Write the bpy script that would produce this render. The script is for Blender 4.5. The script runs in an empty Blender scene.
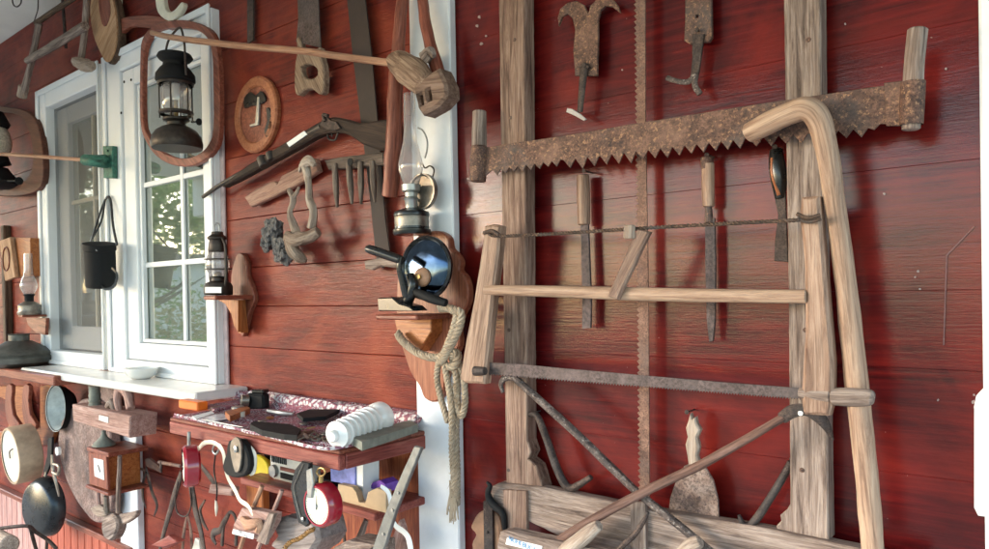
import bpy, bmesh, math, random
from mathutils import Vector, Matrix
from mathutils import noise as mnoise
random.seed(7)
sc = bpy.context.scene
COL = sc.collection
rad = math.radians

# ------------------------------------------------------------------ camera
D = 1.5; EYE = 1.55; F = 714.0; CX = 494.5; SH = 24.0; CY = 274.5 + SH
YAW, PITCH, ROLL = rad(39), rad(-0.5), 0.0185
fw = Vector((-math.sin(YAW)*math.cos(PITCH), math.cos(YAW)*math.cos(PITCH), math.sin(PITCH)))
rt = fw.cross(Vector((0, 0, 1))).normalized(); up = rt.cross(fw)
R_ = (rt*math.cos(ROLL) - up*math.sin(ROLL)); U_ = (up*math.cos(ROLL) + rt*math.sin(ROLL))
CAM = Vector((0, -D, EYE))
cam = bpy.data.cameras.new('camera'); cam.sensor_width = 36; cam.lens = 36*F/989
cam.shift_y = SH/989; cam.clip_start = .02; cam.clip_end = 2000
co = bpy.data.objects.new('camera', cam); COL.objects.link(co)
m = Matrix((R_, U_, -fw)).transposed().to_4x4(); m.translation = CAM
co.matrix_world = m; sc.camera = co

# ------------------------------------------------------------------ light
SUN_EL, SUN_AZ = rad(15), rad(50)         # azimuth: how far to the left of straight out from the wall
w = bpy.data.worlds.new('World'); sc.world = w; w.use_nodes = True
nt = w.node_tree; nt.nodes.clear()
sky = nt.nodes.new('ShaderNodeTexSky'); sky.sky_type = 'NISHITA'; sky.sun_disc = False
sundir = Vector((-math.sin(SUN_AZ)*math.cos(SUN_EL), -math.cos(SUN_AZ)*math.cos(SUN_EL), math.sin(SUN_EL)))
sky.sun_elevation = SUN_EL
sky.sun_rotation = math.atan2(sundir.x, sundir.y)
sky.air_density = 1.0; sky.dust_density = .7; sky.ozone_density = 1.6
bg = nt.nodes.new('ShaderNodeBackground'); bg.inputs['Strength'].default_value = 0.15
out = nt.nodes.new('ShaderNodeOutputWorld')
nt.links.new(sky.outputs[0], bg.inputs[0]); nt.links.new(bg.outputs[0], out.inputs[0])
sl = bpy.data.lights.new('sun', 'SUN'); sl.energy = .7; sl.angle = rad(25); sl.color = (1, .97, .93)
so = bpy.data.objects.new('sun', sl); COL.objects.link(so)
so.rotation_euler = (-sundir).to_track_quat('-Z', 'Y').to_euler(); so.location = (-3, -4, 3)
sc.view_settings.view_transform = 'Standard'; sc.view_settings.look = 'None'
sc.view_settings.exposure = 2.5; sc.view_settings.gamma = 1

# ------------------------------------------------------------------ pixel of the photograph -> point on a plane of the place
def ray(x, y):
    return fw*F + R_*(x-CX) - U_*(y-CY)
def P(x, y, d=0.0):
    r = ray(x, y); t = (D-d)/r.y
    return CAM + r*t
def PZ(x, y, z):
    r = ray(x, y); t = (z-EYE)/r.z
    return CAM + r*t
def S(x, y, d=0.0):
    return (P(x, y, d)-CAM).dot(fw)/F
def SP(p):
    return (p-CAM).dot(fw)/F

# ------------------------------------------------------------------ materials
MATS = {}
def nodes(name):
    m = bpy.data.materials.new(name); m.use_nodes = True
    t = m.node_tree; t.nodes.clear()
    o = t.nodes.new('ShaderNodeOutputMaterial'); b = t.nodes.new('ShaderNodeBsdfPrincipled')
    t.links.new(b.outputs[0], o.inputs[0])
    return m, t, b
def rgba(c): return (c[0], c[1], c[2], 1)
def coord(t, scale, kind='g', rnd=True):
    if kind == 'g':
        a = t.nodes.new('ShaderNodeAttribute'); a.attribute_name = 'g'; v = a.outputs['Vector']
    else:
        a = t.nodes.new('ShaderNodeTexCoord'); v = a.outputs['Object']
        if kind == 'w':
            a = t.nodes.new('ShaderNodeNewGeometry'); v = a.outputs['Position']
    if rnd:
        oi = t.nodes.new('ShaderNodeObjectInfo'); mu = t.nodes.new('ShaderNodeMath'); mu.operation = 'MULTIPLY'
        mu.inputs[1].default_value = 31.7; t.links.new(oi.outputs['Random'], mu.inputs[0])
        ad = t.nodes.new('ShaderNodeVectorMath'); ad.operation = 'ADD'
        t.links.new(v, ad.inputs[0]); t.links.new(mu.outputs[0], ad.inputs[1]); v = ad.outputs[0]
    s = t.nodes.new('ShaderNodeVectorMath'); s.operation = 'MULTIPLY'; s.inputs[1].default_value = scale
    t.links.new(v, s.inputs[0]); return s.outputs[0]
def noise(t, v, scale=1, detail=6, rough=.6, dist=0):
    n = t.nodes.new('ShaderNodeTexNoise'); n.inputs['Scale'].default_value = scale
    n.inputs['Detail'].default_value = detail; n.inputs['Roughness'].default_value = rough
    n.inputs['Distortion'].default_value = dist
    t.links.new(v, n.inputs['Vector']); return n.outputs[0]
def ramp(t, f, stops):
    r = t.nodes.new('ShaderNodeValToRGB'); e = r.color_ramp.elements
    while len(e) < len(stops): e.new(.5)
    for k, (p, c) in enumerate(stops):
        e[k].position = p; e[k].color = rgba(c) if not isinstance(c, (int, float)) else (c, c, c, 1)
    t.links.new(f, r.inputs[0]); return r.outputs[0]
def mix(t, f, a, b, mode='MIX'):
    n = t.nodes.new('ShaderNodeMix'); n.data_type = 'RGBA'; n.blend_type = mode
    if isinstance(f, (int, float)): n.inputs[0].default_value = f
    else: t.links.new(f, n.inputs[0])
    for i, s in ((6, a), (7, b)):
        if isinstance(s, tuple): n.inputs[i].default_value = rgba(s)
        else: t.links.new(s, n.inputs[i])
    return n.outputs[2]
def bump(t, b, h, strength=.3, dist=.002):
    n = t.nodes.new('ShaderNodeBump'); n.inputs['Strength'].default_value = strength
    n.inputs['Distance'].default_value = dist
    t.links.new(h, n.inputs['Height']); t.links.new(n.outputs[0], b.inputs['Normal'])
def setrough(t, b, f, lo, hi):
    m_ = t.nodes.new('ShaderNodeMapRange'); m_.inputs[3].default_value = lo; m_.inputs[4].default_value = hi
    t.links.new(f, m_.inputs[0]); t.links.new(m_.outputs[0], b.inputs['Roughness'])
def wood(name, dark, mid, light, grain=1.0, rough=.75, bmp=.6, dirt=.35, gloss=None):
    if name in MATS: return MATS[name]
    m, t, b = nodes(name)
    v = coord(t, (85*grain, 85*grain, 5.5*grain)); n1 = noise(t, v, 1, 10, .74, .7)
    c = ramp(t, n1, [(.34, dark), (.48, mid), (.62, light)])
    n2 = noise(t, coord(t, (9, 9, 2.5)), 1, 4, .6)
    c = mix(t, ramp(t, n2, [(.35, dirt), (.6, 0)]), c, tuple(x*.45 for x in dark))
    n3 = noise(t, coord(t, (260*grain, 260*grain, 9*grain)), 1, 3, .7)
    c = mix(t, ramp(t, n3, [(.3, .55), (.48, 0)]), c, tuple(x*.5 for x in dark))
    t.links.new(c, b.inputs['Base Color'])
    n7 = noise(t, coord(t, (150*grain, 150*grain, 3.5)), 1, 2, .5, .4)
    c = mix(t, ramp(t, n7, [(.3, .6), (.35, 0)]), c, tuple(x*.25 for x in dark))
    n8 = noise(t, coord(t, (22, 22, 14)), 1, 6, .75)
    c = mix(t, ramp(t, n8, [(.54, 0), (.7, .5)]), c, tuple(min(.8, x*1.15) for x in light))
    ad = t.nodes.new('ShaderNodeMath'); ad.operation = 'ADD'; t.links.new(n1, ad.inputs[0]); t.links.new(n3, ad.inputs[1])
    bump(t, b, ad.outputs[0], bmp, .003)
    b.inputs['Roughness'].default_value = rough; b.inputs['Specular IOR Level'].default_value = .3
    MATS[name] = m; return m
def rusty(name, a, b_, c_, sc1=28, metal=.35, rough=(.55, .85), bmp=.5, speck=None):
    if name in MATS: return MATS[name]
    m, t, b = nodes(name)
    v = coord(t, (1, 1, 1)); n1 = noise(t, v, sc1, 8, .7, .2); n2 = noise(t, v, sc1*7, 4, .7)
    c = ramp(t, n1, [(.32, a), (.5, b_), (.66, c_)])
    c = mix(t, ramp(t, n2, [(.42, .6), (.55, 0)]), c, tuple(x*.35 for x in a))
    n3 = noise(t, v, sc1*.22, 5, .7, .5)
    c = mix(t, ramp(t, n3, [(.5, 0), (.66, .6)]), c, tuple((x+y)*.5 for x, y in zip(a, (.14, .13, .13))))
    c = mix(t, ramp(t, n3, [(.3, .5), (.44, 0)]), c, tuple(min(1, x*1.2) for x in c_))
    if speck:
        n4 = noise(t, v, sc1*4, 5, .75); c = mix(t, ramp(t, n4, [(.56, 0), (.62, .85)]), c, speck)
    t.links.new(c, b.inputs['Base Color']); b.inputs['Metallic'].default_value = metal
    setrough(t, b, n1, *rough); bump(t, b, n2, bmp, .0015)
    MATS[name] = m; return m
def plain(name, c, rough=.5, metal=0, var=.25, sc1=30, bmp=.08, coat=0):
    if name in MATS: return MATS[name]
    m, t, b = nodes(name)
    n1 = noise(t, coord(t, (1, 1, 1)), sc1, 6, .65)
    cc = ramp(t, n1, [(.3, tuple(x*(1-var) for x in c)), (.7, tuple(min(1, x*(1+var*.5)) for x in c))])
    t.links.new(cc, b.inputs['Base Color']); b.inputs['Metallic'].default_value = metal
    setrough(t, b, n1, rough*.8, min(1, rough*1.2)); b.inputs['Coat Weight'].default_value = coat
    bump(t, b, n1, bmp, .002)
    MATS[name] = m; return m
def redwall(name, deep, mid, warm, pale, rlo, rhi, coat=0.0, bmp=.5, spec=.5, streak=.5):
    m, t, b = nodes(name); b.inputs['Specular IOR Level'].default_value = spec
    v = coord(t, (3.2, 3, 55), 'w', False); n1 = noise(t, v, 1, 9, .65, .8)
    n2 = noise(t, coord(t, (2.6, 1, 3.6), 'w', False), 1, 6, .62, .8)
    c = ramp(t, n1, [(.28, deep), (.5, mid), (.72, warm)])
    c = mix(t, ramp(t, n2, [(.46, 0), (.66, .9)]), c, tuple(min(1, q*z) for q, z in zip(warm, (1.1, 1.4, 1.2))))
    c = mix(t, ramp(t, n2, [(.3, .7), (.44, 0)]), c, deep)
    n5 = noise(t, coord(t, (1.1, 1, 2.8), 'w', False), 1.7, 6, .7, .3)
    c = mix(t, ramp(t, n5, [(.5, 0), (.7, .55)]), c, pale)
    n3 = noise(t, coord(t, (14, 14, 260), 'w', False), 1, 4, .7)
    c = mix(t, ramp(t, n3, [(.28, streak), (.42, 0)]), c, deep)
    n4 = noise(t, coord(t, (1, 1, 1), 'w', False), 85, 2, .5)
    c = mix(t, ramp(t, n4, [(.76, 0), (.78, .3)]), c, (.5, .36, .33))
    n6 = noise(t, coord(t, (5, 5, 9), 'w', False), 1, 7, .75)
    t.links.new(c, b.inputs['Base Color'])
    setrough(t, b, n6, rlo, rhi); b.inputs['Coat Weight'].default_value = coat
    b.inputs['Coat Roughness'].default_value = .13
    a = t.nodes.new('ShaderNodeMath'); a.operation = 'ADD'; t.links.new(n3, a.inputs[0]); t.links.new(n1, a.inputs[1])
    a2 = t.nodes.new('ShaderNodeMath'); a2.operation = 'MULTIPLY_ADD'; a2.inputs[1].default_value = 2.0
    t.links.new(n6, a2.inputs[0]); t.links.new(a.outputs[0], a2.inputs[2])
    bump(t, b, a2.outputs[0], bmp, .003)
    n9 = t.nodes.new('ShaderNodeBump'); n9.inputs['Strength'].default_value = bmp*.4; n9.inputs['Distance'].default_value = .003
    t.links.new(a2.outputs[0], n9.inputs['Height']); t.links.new(n9.outputs[0], b.inputs['Coat Normal'])
    MATS[name] = m; return m
def glass(name, col=(1, 1, 1), ior=1.5, rough=0.0):
    if name in MATS: return MATS[name]
    m, t, b = nodes(name)
    b.inputs['Base Color'].default_value = rgba(col); b.inputs['Transmission Weight'].default_value = 1
    b.inputs['Roughness'].default_value = rough; b.inputs['IOR'].default_value = ior
    MATS[name] = m; return m

W_GREY = wood('weathered_grey_wood', (.065, .042, .035), (.24, .172, .14), (.42, .33, .28))
W_TAN = wood('tan_timber', (.07, .036, .026), (.235, .142, .105), (.4, .275, .21))
W_PALE = wood('pale_worn_wood', (.13, .068, .046), (.33, .2, .138), (.5, .34, .25), bmp=.3, rough=.55)
W_DRIFT = wood('driftwood', (.16, .11, .085), (.34, .255, .2), (.5, .41, .34), bmp=.5)
W_DARK = wood('dark_brown_wood', (.035, .02, .013), (.09, .05, .03), (.16, .095, .06))
W_RED = wood('reddish_stained_wood', (.09, .02, .012), (.22, .06, .035), (.33, .11, .07), rough=.4, bmp=.25, dirt=.2)
W_ORANGE = wood('orange_varnished_wood', (.18, .045, .012), (.36, .11, .03), (.48, .18, .06), rough=.35, bmp=.2, dirt=.2)
W_PINK = wood('faded_pinkish_wood', (.2, .1, .08), (.38, .22, .18), (.5, .34, .3), bmp=.4)
W_STICK = wood('brown_stick', (.2, .09, .05), (.4, .2, .12), (.5, .3, .2), rough=.5, bmp=.3)
M_RUST = rusty('rusty_steel', (.045, .026, .022), (.14, .07, .05), (.22, .125, .09), 34, .25, speck=(.36, .2, .11))
M_RUSTB = rusty('brown_rust', (.11, .05, .033), (.22, .11, .075), (.32, .18, .125), 40, .1)
M_BLADE = rusty('dull_grey_blade', (.055, .04, .038), (.11, .078, .075), (.17, .125, .12), 18, .35)
M_IRON = rusty('dark_iron', (.03, .022, .02), (.075, .052, .045), (.16, .11, .09), 35, .45)
M_IRONP = rusty('iron_with_paint_flecks', (.04, .03, .03), (.11, .08, .07), (.2, .15, .13), 30, .3, speck=(.34, .29, .26))
M_SPADE = rusty('speckled_rusty_iron', (.09, .05, .04), (.26, .17, .135), (.36, .27, .23), 24, .2, .3 and (.6, .9), .9, speck=(.05, .03, .035))
M_BLACK = plain('black_enamel', (.008, .008, .008), .28, .0, .4, coat=.1)
M_BLKM = plain('matt_black', (.008, .008, .009), .7)
MATS['matt_black'].node_tree.nodes['Principled BSDF'].inputs['Specular IOR Level'].default_value = .25
W_HONEY = wood('honey_tan_stick', (.19, .105, .07), (.375, .24, .165), (.5, .35, .25), .8, .5, .25, .15)
M_GUN = plain('dark_gunmetal', (.045, .036, .032), .5, .4, .4, 60)
M_STEEL = plain('grey_steel', (.38, .38, .37), .35, .8, .35, 40)
M_TIN = plain('tarnished_tin', (.28, .24, .2), .4, .7, .5, 30)
M_SOOT = plain('sooty_tin', (.05, .037, .03), .45, .5, .6, 40)
M_BRASS = plain('old_brass', (.45, .3, .12), .35, .8, .4)
M_WHITE = plain('white_window_plastic', (.78, .79, .8), .35, 0, .05, 6, .02)
M_WPAINT = plain('white_post_paint', (.74, .76, .79), .45, 0, .12, 9, .15)
M_CREAM = plain('cream_paint', (.72, .66, .52), .55, 0, .15, 20)
M_MARBLE = plain('white_marble_sill', (.72, .7, .67), .25, 0, .12, 8, .03)
M_CERAM = plain('white_ceramic', (.78, .77, .74), .18, 0, .06, 12, .02, .5)
M_PAPER = plain('white_paper', (.8, .8, .78), .8, 0, .06)
M_BLUEP = plain('blue_print', (.05, .22, .45), .7, 0, .2)
M_INK = plain('faded_ink', (.12, .14, .2), .8, 0, .2)
M_GREEN = plain('chipped_green_paint', (.045, .16, .115), .6, .1, .8, 60, .6)
M_REDP = plain('red_enamel', (.3, .006, .02), .22, 0, .2, 20, .02, .6)
M_STONE = plain('grey_green_stone', (.2, .205, .17), .75, 0, .4, 30, .5)
M_COPPER = plain('aged_tinned_copper', (.13, .125, .11), .5, .5, .5, 16, .4)
M_ENAM = plain('pale_enamel', (.4, .44, .43), .35, 0, .35, 18, .1)
M_PAN = plain('black_pan_iron', (.03, .035, .04), .28, .5, .5, 16, .1)
M_SKIN = plain('drum_skin', (.62, .58, .5), .6, 0, .15)
M_ROPE = wood('twisted_rope_fibre', (.16, .11, .07), (.4, .31, .22), (.56, .46, .35), 2.0, .9, .8, .2)
M_TWIST = rusty('rusty_twisted_wire', (.03, .02, .015), (.1, .055, .035), (.2, .12, .08), 80, .2)
M_CARD = plain('brown_cardboard', (.5, .36, .22), .8, 0, .12)
M_BLUE = plain('blue_book_cover', (.22, .25, .6), .4, 0, .5, 25)
M_PURP = plain('purple_cover', (.18, .06, .42), .4, 0, .4, 40)
M_YEL = plain('yellow_plastic', (.65, .52, .02), .4, 0, .1)
M_ORNG = plain('orange_plastic', (.8, .16, .01), .4, 0, .15)
M_RADIO = plain('beige_radio_plastic', (.7, .68, .6), .45, 0, .15)
M_LEATH = plain('brown_leather', (.36, .19, .11), .6, 0, .35, 25, .3)
M_CORD = plain('braided_orange_cord', (.26, .12, .02), .6, 0, .9, 150)
M_PALEBONE = plain('bone', (.7, .64, .52), .5, 0, .15)
M_DIAL = plain('cream_dial', (.78, .75, .62), .4, 0, .1, 80)
GLASS = glass('clear_glass', (.97, .96, .95), 1.5)
def film(m, col, f):
    t = m.node_tree; o = [n for n in t.nodes if n.type == 'OUTPUT_MATERIAL'][0]; d = t.nodes.new('ShaderNodeBsdfDiffuse'); d.inputs[0].default_value = rgba(col)
    n_ = noise(t, coord(t, (1, 1, 1), 'w', False), 14, 6, .7); r = t.nodes.new('ShaderNodeMapRange'); r.inputs[3].default_value = f*.4; r.inputs[4].default_value = f*1.6; t.links.new(n_, r.inputs[0])
    x = t.nodes.new('ShaderNodeMixShader'); t.links.new(r.outputs[0], x.inputs[0]); t.links.new(o.inputs[0].links[0].from_socket, x.inputs[1]); t.links.new(d.outputs[0], x.inputs[2]); t.links.new(x.outputs[0], o.inputs[0])
film(GLASS, (.8, .72, .7), .14)
PANE, t_, b_ = nodes('window_glass')
b_.inputs['Base Color'].default_value = (.85, .88, .86, 1); b_.inputs['Roughness'].default_value = 0; b_.inputs['Transmission Weight'].default_value = 1
g_ = t_.nodes.new('ShaderNodeBsdfGlossy'); g_.inputs['Roughness'].default_value = 0.0; g_.inputs['Color'].default_value = (.85, .88, .86, 1)
x_ = t_.nodes.new('ShaderNodeMixShader'); x_.inputs[0].default_value = .38
t_.links.new(b_.outputs[0], x_.inputs[1]); t_.links.new(g_.outputs[0], x_.inputs[2])
t_.links.new(x_.outputs[0], [n for n in t_.nodes if n.type == 'OUTPUT_MATERIAL'][0].inputs[0])
g_.inputs['Roughness'].default_value = .02
film(PANE, (.5, .55, .48), .16)

# ------------------------------------------------------------------ things, parts
ORG = {}
def empty(name, loc, label, cat, group=None):
    o = bpy.data.objects.new(name, None); COL.objects.link(o); o.location = loc; o.empty_display_size = .05
    ORG[o.name] = Vector(loc); tag(o, label, cat, group); return o
def tag(o, label=None, cat=None, group=None, kind=None):
    if label: o['label'] = label
    if cat: o['category'] = cat
    if group: o['group'] = group
    if kind: o['kind'] = kind
    return o
def catmull(pts, n):
    if n <= 1 or len(pts) < 3: return [Vector(p) for p in pts] if n <= 1 else [Vector(pts[0]).lerp(Vector(pts[1]), k/n) for k in range(n)]+[Vector(pts[1])]
    pts = [Vector(p) for p in pts]; o = []
    q = [pts[0]*2-pts[1]] + pts + [pts[-1]*2-pts[-2]]
    for i in range(1, len(q)-2):
        for k in range(n):
            t = k/n; a, b, c, d = q[i-1], q[i], q[i+1], q[i+2]
            o.append(.5*((2*b) + (c-a)*t + (2*a-5*b+4*c-d)*t*t + (3*b-a-3*c+d)*t**3))
    o.append(pts[-1]); return o
def closed_smooth(pts, n):
    pts = [Vector(p) for p in pts]; o = []; L = len(pts)
    for i in range(L):
        a, b, c, d = pts[i-1], pts[i], pts[(i+1) % L], pts[(i+2) % L]
        for k in range(n):
            t = k/n
            o.append(.5*((2*b) + (c-a)*t + (2*a-5*b+4*c-d)*t*t + (3*b-a-3*c+d)*t**3))
    return o
class M:
    def __init__(s):
        s.bm = bmesh.new(); s.g = s.bm.verts.layers.float_vector.new('g'); s.sm = []
    def v(s, p, g=None):
        q = s.bm.verts.new(p); q[s.g] = g if g is not None else p; return q
    def face(s, vs, smooth=False):
        try:
            f = s.bm.faces.new(vs); f.smooth = smooth; return f
        except ValueError: return None
    # tube through photo pixels + distance from the wall, radius in photo px (or metres when m=True)
    def tube(s, pts, r, n=5, seg=12, wob=0.0, flat=1.0, world=False, m=False, closed=False, cap=True, nrm=None):
        if not isinstance(r, (list, tuple)): r = [r]*len(pts)
        W = [Vector(p) if world else P(*p) for p in pts]
        if not m: r = [q*SP(p) for q, p in zip(r, W)]
        X = [Vector((p.x, p.y, p.z, q)) for p, q in zip(W, r)]
        X = closed_smooth(X, n) if closed else catmull(X, n)
        C = [Vector(p[:3]) for p in X]; RR = [max(p[3], 1e-5) for p in X]; L = len(C)
        T = []
        for i in range(L):
            a = C[(i-1) % L] if (closed or i) else C[0]; b = C[(i+1) % L] if (closed or i < L-1) else C[-1]
            T.append((b-a).normalized() if (b-a).length > 1e-9 else Vector((0, 0, 1)))
        ref = Vector(nrm) if nrm else (Vector((0, -1, 0)) if abs(T[0].y) < .8 else Vector((0, 0, 1)))
        n0 = (ref - T[0]*ref.dot(T[0])).normalized(); rings = []; al = 0; off = random.random()*50
        for i in range(L):
            if nrm: n0 = (ref - T[i]*ref.dot(T[i])).normalized()
            else: n0 = (n0 - T[i]*n0.dot(T[i])).normalized()
            b0 = T[i].cross(n0)
            if i: al += (C[i]-C[i-1]).length
            ring = []
            for k in range(seg):
                a = 2*math.pi*k/seg; rr = RR[i]
                if wob: rr *= 1 + wob*mnoise.noise(Vector((math.cos(a)*.9, math.sin(a)*.9, al*18+off)))*2
                ring.append(s.v(C[i] + (n0*math.cos(a)*flat + b0*math.sin(a))*rr, (math.cos(a)*rr, math.sin(a)*rr, al)))
            rings.append(ring)
        for i in range(L-1 if not closed else L):
            A, B = rings[i], rings[(i+1) % L]
            for k in range(seg): s.face([A[k], A[(k+1) % seg], B[(k+1) % seg], B[k]], True)
        if not closed and cap:
            for idx, sg in ((0, -1), (L-1, 1)):
                A = rings[idx]; c = C[idx]; rr = RR[idx]
                inner = [s.v(c + (q.co-c)*.82 + T[idx]*sg*rr*.14, q[s.g]) for q in A]
                for k in range(seg):
                    s.face([A[k], A[(k+1) % seg], inner[(k+1) % seg], inner[k]])
                s.face(inner)
        return s
    # outline traced in photo px at distance d from the wall; th = thickness towards the wall
    def poly(s, pts, d, th, sm=1, holes=(), bev=.0012, jit=0, world=None, along=None, flip=False):
        def prep(pp):
            if world is None:
                w_ = [P(p[0], p[1], p[2] if len(p) > 2 else d) for p in pp]
            else: w_ = [world(*p) for p in pp]
            if sm > 1: w_ = closed_smooth(w_, sm)
            if jit:
                o = []
                for i in range(len(w_)):
                    a, b = w_[i], w_[(i+1) % len(w_)]; k = max(1, min(40, int((b-a).length/.015)))
                    for j in range(k): o.append(a.lerp(b, j/k))
                nn = []
                for i, p in enumerate(o):
                    tn = (o[(i+1) % len(o)]-o[i-1]); q = Vector((-tn.z, 0, tn.x)); q = q.normalized() if q.length > 0 else q
                    nn.append(p + q*jit*mnoise.noise(p*35))
                w_ = nn
            return w_
        loops = [prep(pts)] + [prep(h) for h in holes]
        allp = loops[0]; c = sum(allp, Vector())/len(allp)
        if along is None:
            bx_ = by_ = bxy = 0
            for p in allp:
                q = p-c; bx_ += q.x*q.x; by_ += q.z*q.z; bxy += q.x*q.z
            an = .5*math.atan2(2*bxy, bx_-by_)
        else: an = along
        ax = Vector((math.cos(an), 0, math.sin(an))); ac = Vector((-ax.z, 0, ax.x))
        nd = Vector((0, 1, 0))
        fe = []; bev = min(bev, th*.4)
        G = lambda p: (p.dot(ac), p.y, p.dot(ax))
        for li, lp in enumerate(loops):
            area = sum(lp[i].x*lp[(i+1) % len(lp)].z - lp[(i+1) % len(lp)].x*lp[i].z for i in range(len(lp)))
            if (area < 0) != (li > 0): lp.reverse()
            N = len(lp); F_, M_, B_ = [], [], []
            for i, p in enumerate(lp):
                t1 = (p-lp[i-1]); t2 = (lp[(i+1) % N]-p); t1.y = t2.y = 0
                if t1.length: t1.normalize()
                if t2.length: t2.normalize()
                nn = Vector((-t1.z-t2.z, 0, t1.x+t2.x))
                nn = nn.normalized() if nn.length > 1e-6 else Vector()
                q = p + nn*bev
                F_.append(s.v(q, G(q))); q = p + nd*bev; M_.append(s.v(q, G(q))); q = p+nd*th; B_.append(s.v(q, G(q)))
            for i in range(N):
                j = (i+1) % N
                s.face([F_[i], M_[i], M_[j], F_[j]]); s.face([M_[i], B_[i], B_[j], M_[j]])
            fe.append(F_)
        from mathutils.geometry import tessellate_polygon
        flat_ = [q for lp in fe for q in lp]
        for tri in tessellate_polygon([[Vector((q.co.x, q.co.z, 0)) for q in lp] for lp in fe]):
            s.face([flat_[i] for i in tri])
        return s
    def blob(s, c, r, amp=.3, fr=1.0, sub=4, sc=(1, 1, 1), seed=0):
        b2 = bmesh.new(); bmesh.ops.create_icosphere(b2, subdivisions=sub, radius=1); mp = {}; c = Vector(c)
        for q in b2.verts:
            n = q.co.normalized(); o = Vector((seed*7.3, seed*3.1, 0))
            k = 1 + amp*mnoise.noise(n*1.7*fr+o)*1.6 + amp*.6*mnoise.noise(n*4.5*fr+o) + amp*.25*mnoise.noise(n*11*fr+o)
            p = Vector((n.x*r*k*sc[0], n.y*r*k*sc[1], n.z*r*k*sc[2])); mp[q] = s.v(c+p, p)
        for f in b2.faces: s.face([mp[q] for q in f.verts], True)
        b2.free(); return s
    def lathe(s, base, prof, seg=28, axis=(0, 0, 1), smooth=True, sx=1.0, caps=False):
        base = Vector(base); q = Vector((0, 0, 1)).rotation_difference(Vector(axis).normalized())
        rings = []
        for r, h in prof:
            ring = []
            for k in range(seg):
                a = 2*math.pi*k/seg; l = Vector((math.cos(a)*r, math.sin(a)*r*sx, h))
                ring.append(s.v(base + q @ l, l))
            rings.append(ring)
        for A, B in zip(rings, rings[1:]):
            for k in range(seg): s.face([A[k], A[(k+1) % seg], B[(k+1) % seg], B[k]], smooth)
        for rg, (r, h) in ((rings[0], prof[0]), (rings[-1], prof[-1])):
            if caps and r > 1e-4: s.face(rg)
        return s
    def box(s, x0, x1, y0, y1, z0, z1, bev=.003, rot=None, pivot=None):
        b2 = bmesh.new(); bmesh.ops.create_cube(b2, size=1)
        c = Vector(((x0+x1)/2, (y0+y1)/2, (z0+z1)/2)); dm = (x1-x0, y1-y0, z1-z0)
        bmesh.ops.scale(b2, vec=dm, verts=b2.verts)
        if bev: bmesh.ops.bevel(b2, geom=b2.edges[:], offset=min(bev, min(dm)*.3), segments=1, affect='EDGES')
        ax = max(range(3), key=lambda i: dm[i]); oth = [i for i in range(3) if i != ax]
        mp = {}
        for q in b2.verts:
            l = q.co.copy(); p = l + c
            if rot is not None:
                pv = Vector(pivot) if pivot is not None else c; p = pv + rot @ (p-pv)
            o_ = c
            mp[q] = s.v(p, (l[oth[0]]+o_[oth[0]], l[oth[1]]+o_[oth[1]], l[ax]+o_[ax]))
        for f in b2.faces: s.face([mp[q] for q in f.verts])
        b2.free(); return s
    def mk(s, name, mat, parent=None, label=None, cat=None, group=None, kind=None, origin=None):
        bmesh.ops.recalc_face_normals(s.bm, faces=s.bm.faces[:])
        for e in s.bm.edges:
            if len(e.link_faces) == 2 and e.calc_face_angle(0) > .65: e.smooth = False
        vs = [v.co for v in s.bm.verts]
        if parent is not None: og = ORG[parent.name]
        elif origin is not None: og = Vector(origin)
        else:
            og = Vector(((min(v.x for v in vs)+max(v.x for v in vs))/2, (min(v.y for v in vs)+max(v.y for v in vs))/2, min(v.z for v in vs)))
        for v in s.bm.verts: v.co -= og
        me = bpy.data.meshes.new(name); s.bm.to_mesh(me); s.bm.free()
        me.materials.append(mat)
        o = bpy.data.objects.new(name, me); COL.objects.link(o)
        if parent is not None: o.parent = parent
        else: o.location = og
        ORG[o.name] = og
        return tag(o, label, cat, group, kind)
def lettering(name, txt, mat, parent, p, size, ang=0, yaw=0, sx=1.0):
    cu = bpy.data.curves.new(name, 'FONT'); cu.body = txt; cu.size = size; cu.extrude = .0002
    cu.align_x = 'CENTER'; cu.align_y = 'CENTER'
    t = bpy.data.objects.new('t', cu); COL.objects.link(t); bpy.context.view_layer.update()
    me = bpy.data.meshes.new_from_object(t.evaluated_get(bpy.context.evaluated_depsgraph_get()))
    bpy.data.objects.remove(t); bpy.data.curves.remove(cu)
    rm = Matrix.Rotation(yaw, 4, 'Z') @ Matrix.Rotation(rad(90), 4, 'X') @ Matrix.Rotation(ang, 4, 'Z') @ Matrix.Diagonal((sx, 1, 1, 1))
    og = ORG[parent.name]
    me.transform(Matrix.Translation(Vector(p)-og) @ rm)
    me.materials.clear(); me.materials.append(mat)
    o = bpy.data.objects.new(name, me); COL.objects.link(o); o.parent = parent; ORG[o.name] = og
    return o
def X(x, y=300, d=0): return P(x, y, d).x
def Z(x, y, d=0): return P(x, y, d).z
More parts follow.
